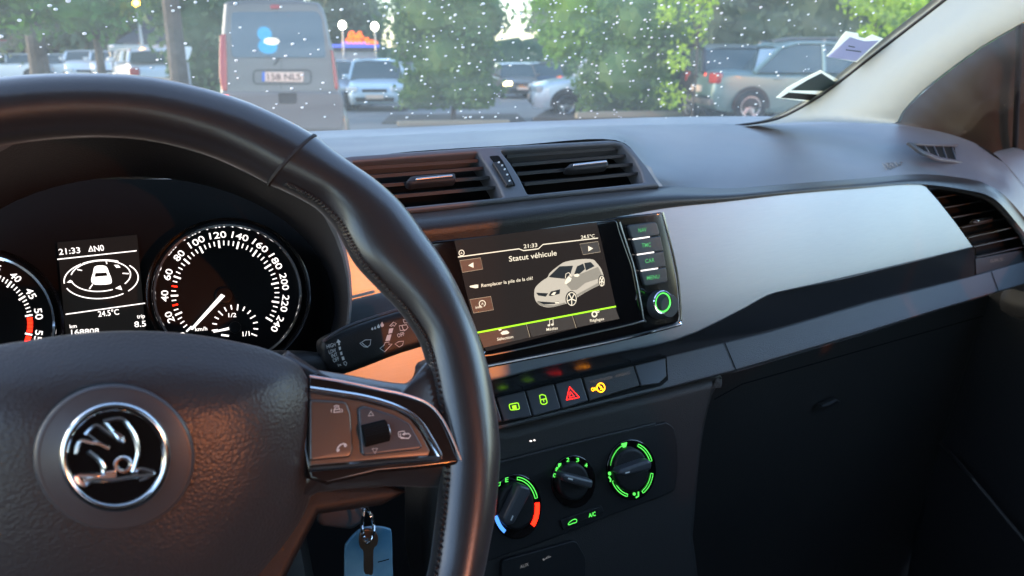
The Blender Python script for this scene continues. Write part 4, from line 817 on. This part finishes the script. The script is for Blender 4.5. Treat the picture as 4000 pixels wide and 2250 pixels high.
# ================================================================ instrument cluster
ic = thing('instrument_cluster', 'instrument cluster with two lit round gauges and a small trip display', 'gauges', CL.at(600, 1150))
ZC = lambda x, y: (x*.5435, 800+y*.5435)
MB().plate([(-500, 700), (1250, 700), (1330, 1000), (1330, 1500), (-500, 1500)], CL, .004, 0, off=-.004).build('backplate', 'cavity', ic)
spc = (880, 1148); tac = (-83, 1267)
def gauge(c0, lab, txts, theta, majors, minors, red):
    g_ = MB().plate(ell(c0[0]+8, c0[1], 286, 267), CL, .003, 0, off=.0).build(lab, 'dial', ic)
    m = MB(); q = [CL.at(*p, .004) for p in ell(c0[0]+8, c0[1], 287, 268, n=72)]; m.tube(q, .0014, 6, True).build('bezel_ring', 'chrome', g_)
    m = MB(); q = ell(c0[0]+10, c0[1]+2, 305, 286, n=72); m.grid([[CL.at(*p, .004) for p in q], [CL.at(*p, .014) for p in ell(c0[0]+12, c0[1]+2, 322, 300, n=72)]], closedc=True).build('shroud', 'glossdark', g_)
    rx, ry = 236, 232; wm = MB()
    for v, s_ in txts:
        a = radians(theta(v)); cx = c0[0]+rx*cos(a); cy = c0[1]-ry*sin(a); rot = a-pi/2
        wd = 11*len(s_); ux, uy = cos(rot), -sin(rot); dx, dy = sin(rot), cos(rot)
        wm.text(s_, (cx-ux*wd+dx*13, cy-uy*wd+dy*13), (cx+ux*wd+dx*13, cy+uy*wd+dy*13), 25, CL, .0008)
    for v in majors:
        a = radians(theta(v)); wm.line([(c0[0]+184*cos(a), c0[1]-181*sin(a)), (c0[0]+213*cos(a), c0[1]-210*sin(a))], 6.5, CL, .0008)
    for v in minors:
        a = radians(theta(v)); wm.line([(c0[0]+193*cos(a), c0[1]-190*sin(a)), (c0[0]+211*cos(a), c0[1]-208*sin(a))], 4, CL, .0008)
    wm.build('scale', 'lit_white', g_, fix=False)
    rm = MB()
    for v, wd in red:
        a = radians(theta(v)); rm.line([(c0[0]+190*cos(a), c0[1]-187*sin(a)), (c0[0]+211*cos(a), c0[1]-208*sin(a))], wd, CL, .0008)
    rm.build('red_marks', 'lit_red', g_, fix=False); return g_
sg = gauge(spc, 'speedometer', [(v, str(v)) for v in range(0, 241, 20)], lambda v: 224.5-1.0625*v, range(0, 241, 20), [v for v in range(5, 240, 5) if v % 20 and v not in (30, 50)], [(30, 5), (50, 5)])
tg = gauge(tac, 'rev_counter', [(v, str(v)) for v in (25, 30, 35, 40, 45, 50, 55)], lambda v: 10.2-4.3*(v-50), (25, 30, 35, 40, 45, 50, 55), [v for v in range(20, 50) if v % 5], [(v, 13) for v in (51, 52, 53, 54, 56, 57)])
m = MB(); nd = [ZC(1590, 640), ZC(1618, 655), ZC(1385, 898), ZC(1366, 893)]; m.plate(nd, CL, .001, .0003, off=.004); m.build('needle', 'lit_white', sg)
m = MB(); m.plate(ell(876, 1153, 36, 34), CL, .004, .001, off=.003).build('needle_hub', 'dial', sg)
m = MB(); fc = ZC(1690, 880)
for k in range(13):
    a = radians(188-k*17.5); r0, r1 = (72, 90) if k % 3 else (68, 92); m.line([(fc[0]+r0*cos(a), fc[1]-r0*sin(a)*.98), (fc[0]+r1*cos(a), fc[1]-r1*sin(a)*.98)], 4.5, CL, .0009)
m.text('1/2', ZC(1642, 808), ZC(1698, 806), 16, CL, .0009).text('1/1', ZC(1745, 945), ZC(1795, 940), 18, CL, .0009).text('km/h', ZC(1403, 908), ZC(1490, 902), 15, CL, .0009).line([ZC(1590, 935), ZC(1645, 942)], 7, CL, .0009); m.build('fuel_scale', 'lit_white', sg, fix=False)
MB().plate([ZC(1650, 878), ZC(1656, 896), ZC(1536, 918), ZC(1533, 908)], CL, .001, 0, off=.003).build('fuel_needle', 'lit_white', sg); MB().plate(ell(fc[0], fc[1], 24, 23), CL, .003, .001, off=.004).build('fuel_hub', 'dial', sg)
m = MB().plate([ZC(410, 270), ZC(985, 215), ZC(1050, 950), ZC(480, 1010)], CL, .001, 0, off=.0004).build('trip_display', 'trip_lcd', ic)
t_ = MB(); t_.text('21:33', ZC(425, 360), ZC(578, 345), 23, CL, .0012).text('N0', ZC(680, 337), ZC(750, 328), 23, CL, .0012).line([ZC(640, 335), ZC(652, 298), ZC(668, 332)], 5, CL, .0012, True)
t_.text('24.5°C', ZC(707, 805), ZC(857, 788), 22, CL, .0012).text('trip', ZC(985, 817), ZC(1042, 812), 16, CL, .0012).text('8.5', ZC(968, 880), ZC(1050, 872), 22, CL, .0012).text('km', ZC(502, 888), ZC(552, 883), 15, CL, .0012).text('168808', ZC(512, 935), ZC(712, 922), 20, CL, .0012)
t_.line([ZC(412, 392), ZC(982, 330)], 4, CL, .0012).line([ZC(472, 787), ZC(1042, 707)], 4, CL, .0012)
for a0, a1 in ((60, 118), (120, 185), (-45, 38), (200, 305)): t_.line(ell(395, 1091, 145, 75, 4, 24, a0, a1), 4, CL, .0012)
t_.line(ell(393, 1078, 117, 60, 4, 24, 190, 292), 4, CL, .0012).line(ell(393, 1078, 117, 60, 4, 30, -38, 168), 4, CL, .0012)
t_.plate([ZC(480, 558), ZC(505, 540), ZC(520, 560)], CL, .0002, 0, off=.0012).plate([ZC(828, 600), ZC(865, 580), ZC(878, 612)], CL, .0002, 0, off=.0012)
t_.line([ZC(642, 605), ZC(665, 572)], 4, CL, .0012).line([ZC(880, 492), ZC(925, 495)], 4, CL, .0012).line([ZC(555, 465), ZC(590, 472)], 4, CL, .0012).line([ZC(763, 405), ZC(768, 425)], 4, CL, .0012).plate([ZC(820, 432), ZC(850, 432), ZC(866, 450), ZC(836, 452)], CL, .0002, 0, off=.0012)
t_.build('display_text', 'lit_white', ic, fix=False)
MB().plate([tuple(p) for p in cr([Vector(ZC(x, y)) for x, y in [(680, 445), (725, 436), (765, 445), (785, 490), (800, 530), (798, 565), (735, 574), (672, 570), (655, 540), (668, 490)]], 3, True)], CL, .0002, 0, off=.0012).build('car_symbol', 'lit_white', ic, fix=False)
MB().plate([ZC(685, 490), ZC(765, 486), ZC(772, 510), ZC(680, 518)], CL, .0002, 0, off=.0015).line([ZC(665, 545), ZC(795, 535)], 2, CL, .0015).build('car_symbol_glass', 'dial', ic, fix=False)
# hood over the cluster
hd_ = thing('cluster_hood', 'deep black hood arching over the instrument cluster', 'hood', P(640, 900, .5))
def arch(cx, cy, rx, ry, Y, n=40, a0=-40, a1=220): return [P(x, y, Y) for x, y in ell(cx, cy, rx, ry, 0, n, a0, a1)]
rws = [arch(520, 1180, 775, 490, .57), arch(510, 1175, 815, 590, .53), arch(500, 1170, 860, 710, .49), arch(500, 1165, 868, 755, .475), arch(502, 1160, 874, 775, .485), arch(506, 1150, 870, 760, .52)]
MB().grid(rws[:3]).build('inner_tunnel', 'hood_plastic', hd_, 60)
MB().grid(rws[2:]).build('lip', 'pad', hd_, 60)
lp = [(1300, 945), (1335, 1020), (1358, 1100), (1366, 1170), (1360, 1250), (1340, 1330)]
MB().tube([SC.at(*p, .002) for p in cr([Vector(p) for p in lp], 5)], .0016, 6).build('edge_trim', 'satin_chrome', hd_)

# ================================================================ steering wheel
stw = thing('steering_wheel', 'black leather steering wheel with round winged arrow emblem and chrome trimmed buttons', 'steering wheel', WH.p)
RO = [(1229, 537), (1300, 592), (1375, 646), (1462, 706), (1549, 782), (1608, 850), (1666, 931), (1724, 1013), (1782, 1117), (1824, 1210), (1866, 1320), (1905, 1450), (1933, 1600), (1948, 1750), (1944, 1850), (1930, 2000), (1910, 2110), (1880, 2260), (1830, 2430)]
RI = [(1050, 716), (1105, 738), (1160, 765), (1235, 809), (1305, 884), (1346, 960), (1392, 1036), (1462, 1111), (1549, 1199), (1600, 1265), (1640, 1330), (1665, 1410), (1690, 1530), (1712, 1680), (1722, 1820), (1712, 1960), (1698, 2080), (1676, 2230), (1620, 2400)]
LO = [(-420, 425), (-200, 350), (0, 310), (300, 294), (600, 310), (900, 382), (1100, 465)]; LI = [(-330, 690), (-150, 605), (20, 560), (300, 531), (560, 540), (790, 595), (950, 662)]
O_ = [WH.uv(*p) for p in LO+RO]; I_ = [WH.uv(*p) for p in LI+RI]
# continue round out of frame on the true circle
uc = Vector((0, 0)); a_s = atan2(O_[-1].y, O_[-1].x); a_e = atan2(O_[0].y, O_[0].x)-2*pi
rs, re_ = O_[-1].length, O_[0].length; ris, rie = I_[-1].length, I_[0].length
for k in range(1, 24):
    t = k/24; a = a_s+(a_e-a_s)*t; ro = rs+(re_-rs)*t; ri = ris+(rie-ris)*t; O_.append(Vector((cos(a), sin(a)))*ro); I_.append(Vector((cos(a), sin(a)))*ri)
Oc = cr(O_, 3, True); Ic = cr(I_, 3, True); Nn = len(Oc); rowsR = []
seam_i = (len(LO))*3
for i in range(Nn):
    o_, i_ = Oc[i], Ic[i]; c = (o_+i_)/2; h = (o_-i_)/2; dep = .0135; ring = []
    for k in range(20):
        t = 2*pi*k/20; f_ = 1-.05*cos(2*t); ring.append(WH.w(*(c+h*cos(t)), dep*sin(t)*f_))
    rowsR.append(ring)
rim = MB().grid(rowsR, closedc=True, closedr=True).build('rim', 'leather', stw, 180)
# seams around the rim and stitching inside it
def rimring(i, e=.0007):
    o_, i_ = Oc[i], Ic[i]; c = (o_+i_)/2; h = (o_-i_)/2; L_ = h.length; return [WH.w(*(c+h*(1+e/L_)*cos(2*pi*k/24)), (.0135+e)*sin(2*pi*k/24)*(1-.05*cos(4*pi*k/24))) for k in range(24)]
MB().tube(rimring(seam_i, 0), .0011, 5, True).build('seam', 'stitch', rim)
m = MB()
for i in range(seam_i+3, seam_i+54):
    for s_ in (0, .5):
        j = (i+1) % Nn; o_ = Oc[i].lerp(Oc[j], s_); i_ = Ic[i].lerp(Ic[j], s_); h = (o_-i_)/2; c = (o_+i_)/2
        a = WH.w(*(c-h*.97), .0052); b = WH.w(*(c-h*.93), .0078); m.tube([a, b+(WH.w(*Oc[j])-WH.w(*Oc[i]))*.15], .0007, 5)
m.build('stitching', 'stitch', rim)
# airbag cover
AO = [(0, 1338), (109, 1322), (217, 1305), (380, 1289), (543, 1284), (707, 1292), (870, 1314), (1033, 1349), (1114, 1381), (1168, 1425), (1200, 1470), (1228, 1530), (1244, 1600), (1252, 1698), (1249, 1802), (1228, 1905), (1200, 1995), (1138, 2112), (1050, 2240), (940, 2380), (780, 2500), (450, 2580), (100, 2540), (-130, 2420), (-300, 2200), (-390, 1900), (-380, 1650), (-300, 1480), (-150, 1375)]
HB = .026
AO = [(x, y+(13 if y < 1400 else 0)) for x, y in AO]
Cc = AB.at(450, 1790, HB+.004)-AB.n*(HB+.004); Ao = cr([AB.at(*p, .006)-AB.n*.006 for p in AO], 3, True); rws = []
for s_ in (0.001, .2, .4, .55, .68, .78, .86, .92, .96, .985, 1.0):
    h = HB*(1-s_**4.0)*1.0; rws.append([Cc.lerp(p, s_)+AB.n*(h+.004+ .002*(1-s_)) for p in Ao])
rws.append([Cc.lerp(p, .995)+AB.n*(-.006) for p in Ao]); rws.append([Cc.lerp(p, .95)+AB.n*(-.035) for p in Ao])
ab = MB().grid(rws, closedc=True).build('airbag_cover', 'airbag', stw, 180)
EO = HB+.0095
MB().text('AIRBAG', (1000, 1672), (1060, 1668), 12, AB, .0195, .02).build('embossed_text', 'airbag', ab) if False else None
def eplate(cx, cy, rx, ry, off, th, bev, nm, mt, par, holes=()): return MB().plate(ell(cx, cy, rx, ry, 0, 64), AB, th, bev, off=off, holes=[ell(*h_, 0, 64) for h_ in holes], bres=4).build(nm, mt, par, 40)
emb = eplate(445, 1790, 318, 287, EO-.0025, .006, .0022, 'emblem', 'satin', stw)
def ringrow(f, off): return [AB.at(*p, off) for p in ell(450, 1786, 205*f, 203*f, 0, 72)]
MB().grid([[AB.at(*p, EO-.0022) for p in ell(448, 1788, 292, 268, 0, 72)], [AB.at(*p, EO-.0012) for p in ell(449, 1787, 250, 235, 0, 72)], ringrow(1.04, EO+.0)], closedc=True).build('dish', 'satin', emb, 180)
MB().grid([ringrow(1.08, EO-.002), ringrow(1.05, EO+.0016), ringrow(.98, EO+.0028), ringrow(.91, EO+.0016), ringrow(.87, EO)], closedc=True).build('chrome_ring', 'chrome', emb, 180)
eplate(452, 1786, 186, 182, EO+.0008, .002, 0, 'black_disc', 'piano', emb)
Z5 = lambda L_: [(x*.69, 1250+y*.69) for x, y in L_]
EC = EO+.0012
m = MB()
for L_, wd in (([(430, 755), (437, 715), (460, 683), (520, 695), (560, 700), (618, 728)], 5), ([(485, 648), (520, 610), (550, 597), (590, 625), (640, 660), (655, 665)], 5), ([(585, 575), (640, 562), (690, 562), (725, 600), (762, 660), (782, 740), (770, 800), (752, 858)], 6), ([(590, 578), (640, 640), (670, 680), (700, 692)], 5), ([(640, 630), (690, 660), (702, 694)], 4),
               ([(490, 640), (540, 680), (570, 700)], 3), ([(500, 745), (555, 790), (585, 835), (580, 870), (520, 880), (430, 885), (480, 935), (520, 910), (640, 905), (760, 885), (830, 880), (868, 868), (830, 850), (790, 845), (770, 862), (752, 858)], 6), ([(790, 910), (830, 895), (862, 872)], 4)):
    pts_ = cr([Vector(p) for p in Z5(L_)], 3); m.tube([AB.at(*p, EC) for p in pts_], wd*.00017, 6)
m.tube([AB.at(*p, EC) for p in ell(481, 1815, 29, 27, 0, 24)], .0009, 6, True)
m.plate(Z5([(590, 860), (655, 850), (660, 885), (640, 900), (520, 912), (485, 938), (470, 900), (560, 885)]), AB, .0008, .0002, off=EC+.0003)
m.build('winged_arrow', 'bright_metal', emb)  # tubes put the highlights of the raised emblem into bright lines
MB().tube([AB.at(*p, .0182) for p in ell(1020, 1664, 22, 9, 0, 14, 10, 170)], .0006, 5).build('embossed_mark', 'airbag', ab)
# right spoke
Z3 = lambda L_: [(1150+x*.656, 1300+y*.656) for x, y in L_]
SPB = [(1100, 1400), (1199, 1436), (1347, 1462), (1544, 1496), (1610, 1489), (1655, 1455), (1672, 1400), (1760, 1400), (1800, 1600), (1810, 1830), (1760, 1900), (1500, 1900), (1240, 1925), (1100, 1950)]
def dome(pts, pl, o0, h, pw=3, n=3, cshift=None):
    q = cr([Vector(p) for p in pts], n, True); cx = sum(p.x for p in q)/len(q); cy = sum(p.y for p in q)/len(q); rws_ = []
    for s_ in (.001, .3, .55, .72, .84, .92, .97, 1): rws_.append([pl.at(cx+(p.x-cx)*s_, cy+(p.y-cy)*s_, o0+h*(1-s_**pw)) for p in q])
    rws_.append([pl.at(p.x, p.y, o0)-pl.n*.018 for p in q]); return MB().grid(rws_, closedc=True)
spk = dome(SPB, WH, -.004, .012).build('spoke', 'leather', stw, 180)
GB = Z3([(90, 262), (300, 298), (500, 338), (650, 372), (790, 425), (870, 505), (930, 620), (965, 710), (985, 775), (860, 800), (500, 835), (90, 870)])
MB().plate([tuple(p) for p in cr([Vector(p) for p in GB], 3, True)], WH, .008, .002, off=.0105, bres=3).build('gloss_surround', 'glossdark', spk, 40)
CH = Z3([(90, 335), (250, 358), (400, 382), (520, 412), (620, 448), (700, 492), (760, 550), (805, 620), (840, 680), (862, 722), (862, 740), (845, 748), (780, 752), (600, 765), (400, 785), (150, 805), (90, 812)])
MB().tube([WH.at(*p, .011) for p in cr([Vector(p) for p in CH], 4)], .0016, 8).build('chrome_trim', 'chrome', spk)
MB().tube([WH.at(*p, .0107) for p in cr([Vector(p) for p in Z3([(90, 258), (300, 292), (500, 334), (650, 366), (790, 418), (872, 500), (935, 618), (975, 715), (1000, 775)])], 4)], .0007, 8).build('chrome_trim', 'satin_chrome', spk)
IP = Z3([(90, 350), (400, 402), (600, 455), (690, 510), (760, 600), (810, 700), (800, 735), (600, 750), (90, 795)])
MB().plate(IP, WH, .006, .001, off=.0115).build('button_panel', 'spoke_panel', spk, 40)
b1 = MB().plate(offr(Z3([(90, 395), (310, 408), (338, 480), (352, 700), (335, 742), (90, 765)]), 14), WH, .004, .0012, off=.0135).build('button', 'spoke_panel', spk, 40)
b2 = MB().plate(offr(Z3([(380, 450), (420, 432), (600, 490), (690, 540), (768, 680), (745, 698), (420, 735), (402, 720)]), 10), WH, .004, .0012, off=.0135).build('button', 'satin', spk, 40)
swl = WH.at(*Z3([(478, 598)])[0], .012); mm = WH.sc(1460, 1690, .012); rws_ = []
for x in (-52, 48): rws_.append([swl+WH.u*x*mm+(WH.v*cos(t)+WH.n*sin(t))*(46 if k % 2 else 43.5)*mm*1.0*Vector((1, 1, 1)).x for k, t in enumerate(np.linspace(0, 2*pi, 56, endpoint=False))])
m = MB().grid(rws_, closedc=True); n_ = 56; m.F += [tuple(range(n_)), tuple(range(n_, 2*n_))]
m.build('scroll_wheel', 'cavity', spk, 20)
MB().tube([swl+WH.u*56*mm+(WH.v*cos(t)+WH.n*sin(t))*42*mm-WH.n*.004 for t in np.linspace(-.2, pi+.2, 14)], .0009, 6).build('scroll_end', 'satin_chrome', spk)
wm = MB(); OW = .0139
wm.line(Z3([(440, 495), (455, 468), (472, 492)]), 3, WH, OW, True).line(Z3([(462, 690), (495, 688), (480, 718)]), 3, WH, OW, True)
wm.line(Z3([(620, 590), (655, 585), (660, 600)]), 3, WH, OW).line(Z3([(618, 592), (622, 620), (655, 625)]), 3, WH, OW).line(Z3([(630, 600), (634, 628), (680, 628), (692, 612), (680, 600), (650, 603)]), 4, WH, OW).plate(Z3([(640, 604), (655, 596), (656, 612)]), WH, .0002, 0, off=OW)
wm.build('symbol', 'print_white', b2, fix=False)
wm = MB(); wm.line(Z3([(235, 472), (238, 455), (246, 442), (262, 441), (270, 455), (275, 470), (235, 474)]), 3, WH, OW, True).line(Z3([(238, 456), (272, 455)]), 3, WH, OW).line(Z3([(232, 440), (250, 432), (268, 436)]), 2.5, WH, OW).line(Z3([(222, 455), (218, 465), (222, 475)]), 2.5, WH, OW).line(Z3([(280, 452), (286, 462), (282, 474)]), 2.5, WH, OW)
wm.line(Z3([(258, 708), (254, 700), (258, 685), (272, 668), (292, 660), (308, 664), (310, 674)]), 5, WH, OW).line(Z3([(256, 706), (266, 700), (262, 692)]), 6, WH, OW).line(Z3([(300, 664), (298, 676), (308, 676)]), 6, WH, OW); wm.build('symbol', 'print_white', b1, fix=False)
# lower wheel hub
MB().plate([(1000, 1880), (1300, 1890), (1500, 1885), (1600, 1920), (1500, 1975), (1250, 2010), (1100, 2300), (900, 2500), (200, 2500)], WH, .02, .005, off=-.008).build('hub_back', 'dark_plastic', stw)

# ================================================================ stalk, column, keys
SK = Pl(1450, 1340, .44, 18)
stk = thing('wiper_stalk', 'black wiper stalk with white symbols reaching right behind the rim', 'stalk', SK.at(1450, 1340))
so2 = [(1257, 1345), (1272, 1322), (1338, 1289), (1449, 1247), (1559, 1213), (1680, 1180), (1760, 1165), (1775, 1270), (1740, 1330), (1648, 1358), (1559, 1386), (1440, 1432), (1349, 1464), (1316, 1462), (1290, 1452), (1272, 1423), (1260, 1380)]
MB().plate([tuple(p) for p in cr([Vector(p) for p in so2], 3, True)], SK, .02, .006, bres=5).build('lever', 'stalk', stk, 60)
MB().tube([SK.at(*p, .0) for p in cr([Vector(p) for p in [(1262, 1335), (1338, 1284), (1449, 1243), (1559, 1209), (1680, 1176)]], 4)], .0012, 6).build('edge_line', 'satin', stk)
ZS = lambda L_: [(1250+x*.2209, 1180+y*.2209) for x, y in L_]
w_ = MB(); OK_ = .0004
for s_, a, b in (('HIGH', (125, 820), (280, 780)), ('LOW', (165, 920), (290, 880)), ('INT', (215, 990), (320, 950)), ('OFF', (240, 1070), (345, 1030)), ('1x', (325, 1140), (380, 1120)), ('OFF', (1375, 630), (1500, 590))):
    A, B = ZS([a, b]); w_.text(s_, A, B, 15 if s_ != '1x' else 10, SK, OK_)
w_.plate(ZS([(290, 720), (320, 658), (370, 705), (348, 712), (352, 760), (328, 765), (322, 720)]), SK, .0002, 0, off=OK_)
for q in ([(328, 795), (365, 785), (372, 840), (338, 852)], [(352, 885), (390, 875), (400, 930), (365, 942)], [(380, 970), (420, 960), (436, 1018), (396, 1030)], [(1225, 470), (1298, 460), (1275, 545), (1208, 560)], [(1190, 580), (1265, 570), (1235, 680), (1155, 690)]): w_.plate(ZS(q), SK, .0002, 0, off=OK_)
for q in ([(1060, 820), (1135, 760), (1150, 715), (1225, 705), (1210, 745), (1275, 740), (1145, 878)], [(1230, 425), (1300, 355), (1350, 380), (1310, 430), (1290, 400), (1265, 430)], [(705, 730), (800, 670), (900, 665), (885, 760), (830, 795), (780, 790)], [(1400, 420), (1530, 400), (1555, 450), (1520, 490), (1420, 505)], [(1325, 740), (1390, 700), (1478, 690), (1460, 760), (1400, 795)], [(1470, 310), (1530, 315), (1545, 365), (1490, 370)], [(415, 1070), (450, 1050), (475, 1080), (460, 1125), (425, 1095)]): w_.line(ZS(q), 2.6, SK, OK_, True)
w_.line(ZS([(740, 720), (800, 770), (850, 800)]), 2.6, SK, OK_).line(ZS([(1450, 420), (1470, 480), (1500, 510)]), 2.6, SK, OK_)
for x, y, r_ in ((925, 478, 18), (975, 462, 20), (1035, 435, 26), (1098, 408, 32)): c_ = ZS([(x, y)])[0]; w_.plate(ell(*c_, r_*.22, r_*.22, 0, 12), SK, .0002, 0, off=OK_).plate([(c_[0]-r_*.2, c_[1]-1), (c_[0], c_[1]-r_*.42), (c_[0]+r_*.2, c_[1]-1)], SK, .0002, 0, off=OK_)
w_.build('symbols', 'print_white', stk, fix=False)
MB().tube([SK.at(1300, 1430, -.012), SK.at(1200, 1440, -.012), SK.at(1050, 1480, -.03)], [.008, .012, .02], 12).build('stem', 'stalk', stk)
cs_ = thing('steering_column_cowl', 'dark plastic cowl round the steering column behind the wheel', 'cowl', (0, .5, .9))
MB().box((.0, .53, .86), .18, .24, .15, .03, Matrix.Rotation(radians(-25), 3, 'X')).build('shell', 'dark_plastic', cs_)
MB().tube([WH.w(0, 0, -.03), WH.w(0, 0, -.12)], [.05, .05], 20).build('neck', 'dark_plastic', cs_)
MB().line([(1180, 1445), (1255, 1405)], 14, CL, .02).build('trim_line', 'satin_chrome', cs_)
KP = Pl(1440, 2130, .42, 6)
ky = thing('ignition_key', 'black headed car key in the ignition beneath the right spoke', 'key', KP.at(1340, 1980))
MB().plate(offr([(1230, 1985), (1280, 1960), (1340, 1948), (1405, 1945), (1432, 1975), (1428, 2040), (1380, 2075), (1250, 2060)], 20), KP, .014, .004, off=-.01, bres=3).build('key_head', 'satin', ky, 60)
MB().tube([KP.at(*p, -.002) for p in [(1255, 2000), (1330, 1988), (1410, 1978)]], .0008, 6).build('key_edge', 'satin_chrome', ky)
kr = thing('key_ring', 'bent steel split ring hanging from the ignition key', 'key ring', KP.at(1440, 2010))
MB().tube([KP.at(*p, .004+.002*sin(i)) for i, p in enumerate(cr([Vector(p) for p in [(1412, 1945), (1424, 1968), (1434, 1990), (1446, 2005), (1458, 2035), (1460, 2075), (1448, 2110), (1430, 2118), (1420, 2090), (1414, 2050), (1420, 2000), (1416, 1965)]], 4, True))], .0012, 8, True).build('ring', 'chrome', kr)
kt = thing('key_tag', 'blue translucent plastic tag hanging from the key ring', 'key tag', KP.at(1440, 2160))
MB().plate([tuple(p) for p in cr([Vector(p) for p in [(1348, 2150), (1358, 2120), (1395, 2080), (1430, 2062), (1480, 2058), (1520, 2066), (1532, 2085), (1535, 2200), (1534, 2400), (1440, 2420), (1350, 2400), (1347, 2250)]], 3, True)], KP, .003, .0012, off=-.004).build('card', 'tag_blue', kt, 50)
MB().line([(1476, 2196), (1500, 2190), (1520, 2184)], 4, KP, -.0036).build('mark', 'cavity', kt)
bk = thing('small_key', 'small brown brass key in front of the blue tag', 'key', KP.at(1440, 2120))
MB().plate([tuple(p) for p in cr([Vector(p) for p in [(1404, 2110), (1412, 2080), (1435, 2068), (1465, 2075), (1478, 2100), (1474, 2130), (1460, 2150), (1458, 2240), (1440, 2245), (1424, 2235), (1422, 2160), (1408, 2140)]], 3, True)], KP, .0024, .0006, off=.003, holes=[ell(1436, 2112, 6, 7, 0, 12)]).build('blade', 'key_brass', bk, 50)

# ================================================================ pillar, door, cabin
ap = thing('windshield_pillar', 'pale grey cloth trimmed pillar slanting up the right side of the windshield', 'pillar', P(3300, 400, .8))
el = [(2860, 470), (3010, 447), (3110, 405), (3230, 330), (3420, 180), (3655, -5), (3900, -200)]; er = [(3440, 482), (3500, 478), (3530, 430), (3620, 340), (3820, 190), (4040, 60), (4300, -120)]
cols = []
for a, b in zip(el, er):
    A = ws(*a, .012)[0]; k = .86; Bp = EYE+ray(*b)*((A-EYE).length*k); Mp = EYE+ray((a[0]+b[0])/2, (a[1]+b[1])/2)*((A-EYE).length*.90)
    cols.append([A+Vector((.0, .02, 0)), A, Mp, Bp, Bp+Vector((.03, .03, 0))])
MB().grid(loft(cols, 5, 4)).build('trim', 'pillar', ap, 60)
ed = MB().tube([ws(*a, .010)[0] for a in cr([Vector(q) for q in el], 4)], .0022, 6).build('glass_seal', 'dark_plastic', ap)
dr = thing('passenger_door', 'dark passenger door with brown black cloth around its quarter window', 'door', (1.15, .3, .5))
er2 = [(3430, 500), (3500, 486), (3535, 434), (3625, 345), (3825, 195), (4045, 65), (4305, -110)]
DT = [(3440, 481, .76), (3500, 482, .75), (3535, 434, .72), (3625, 345, .68), (3825, 195, .6), (4045, 65, .55), (4305, -110, .48)]
DB = [(3445, 487, .745), (3520, 494, .735), (3610, 510, .715), (3720, 534, .69), (3880, 594, .65), (4000, 590, .63), (4300, 640, .58)]
MB().grid(loft([[P(*a), P(*a).lerp(P(*b), .5)+Vector((.006, .004, 0)), P(*b), P(*b)+Vector((0, .01, -.05))] for a, b in zip(DT, DB)], 4, 4)).build('corner_trim', 'cloth_brown', dr, 60)
MB().tube([P(3985, -60, .52), P(3978, 250, .58), P(3965, 590, .63)], .004, 8).build('window_channel', 'dark_plastic', dr)
MB().box((1.19, -.1, .58), .06, 1.45, .80, .02).build('card', 'dark_plastic', dr); MB().box((1.15, .1, .86), .05, .9, .05, .02).build('armrest', 'soft_plastic', dr)
MB().tube([P(3650, 1700, .62), P(3800, 1870, .52), P(4050, 2170, .42)], .003, 6).build('edge_highlight', 'soft_plastic', dr)  # tube stands for a faint highlight along the door and seat edge
# shell around the seats
sh = thing('car_body_shell', 'roof, floor and pillars of the car we sit in', 'car body', (.37, 0, .3))
MB().box((.37, -.7, 1.47), 1.5, 1.9, .04, .01).build('roof_lining', 'roof_lining', sh)
MB().box((.37, -.3, .25), 1.7, 2.9, .04).build('floor', 'door_fabric', sh)
MB().box((.37, 1.0, .60), 1.7, .04, .72).build('bulkhead', 'dark_plastic', sh)
for X in (-.46,): MB().box((X, -.3, .60), .06, 2.7, .72, .01).build('door_panel', 'dark_plastic', sh)
MB().box((1.22, -.8, .60), .06, 1.5, .72, .01).build('door_panel', 'dark_plastic', sh)
for X in (-.43, 1.17):
    MB().box((X, -.45, 1.2), .06, .16, .55, .01).build('pillar', 'pillar', sh)
    MB().box((X, -1.5, 1.2), .08, .3, .55, .01).build('pillar', 'pillar', sh)
MB().tube([Vector((-.42, .82, .98)), Vector((-.40, .25, 1.42))], .035, 10).build('pillar', 'pillar', sh)
MB().box((.37, -1.75, .72), 1.6, .06, .85, .01).build('tailgate', 'dark_plastic', sh)
def seat(x, y, lb):
    s = thing('seat', lb, 'seat', (x, y, .3)); R = Matrix.Rotation(radians(-14), 3, 'X')
    MB().box((x, y, .5), .48, .5, .16, .05).build('cushion', 'door_fabric', s); MB().box((x, y-.33, .86), .52, .13, .72, .05, R).build('backrest', 'door_fabric', s); MB().box((x, y-.44, 1.3), .27, .10, .2, .04).build('headrest', 'door_fabric', s)
seat(.0, -.45, 'driver seat just behind the steering wheel position'); seat(.83, -.12, 'front passenger seat facing the glove box'); 
s = thing('rear_bench', 'dark rear bench seat across the back of the car', 'seat', (.37, -1.2, .3)); MB().box((.37, -1.2, .5), 1.3, .5, .2, .05).build('cushion', 'door_fabric', s); MB().box((.37, -1.5, .78), 1.3, .14, .5, .05).build('backrest', 'door_fabric', s)
# bonnet outside
rows = [[Vector((x, y, zz-.05*((x-.37)/.75)**2)) for x in np.linspace(-.38, 1.12, 12)] for y, zz in ((1.12, 1.0), (1.4, .97), (1.8, .88), (2.1, .76), (2.2, .6), (2.22, .35))]
tag(MB().grid(rows).build('bonnet', 'silver', ang=60), 'bonnet of our own car just beyond the windshield', 'bonnet')
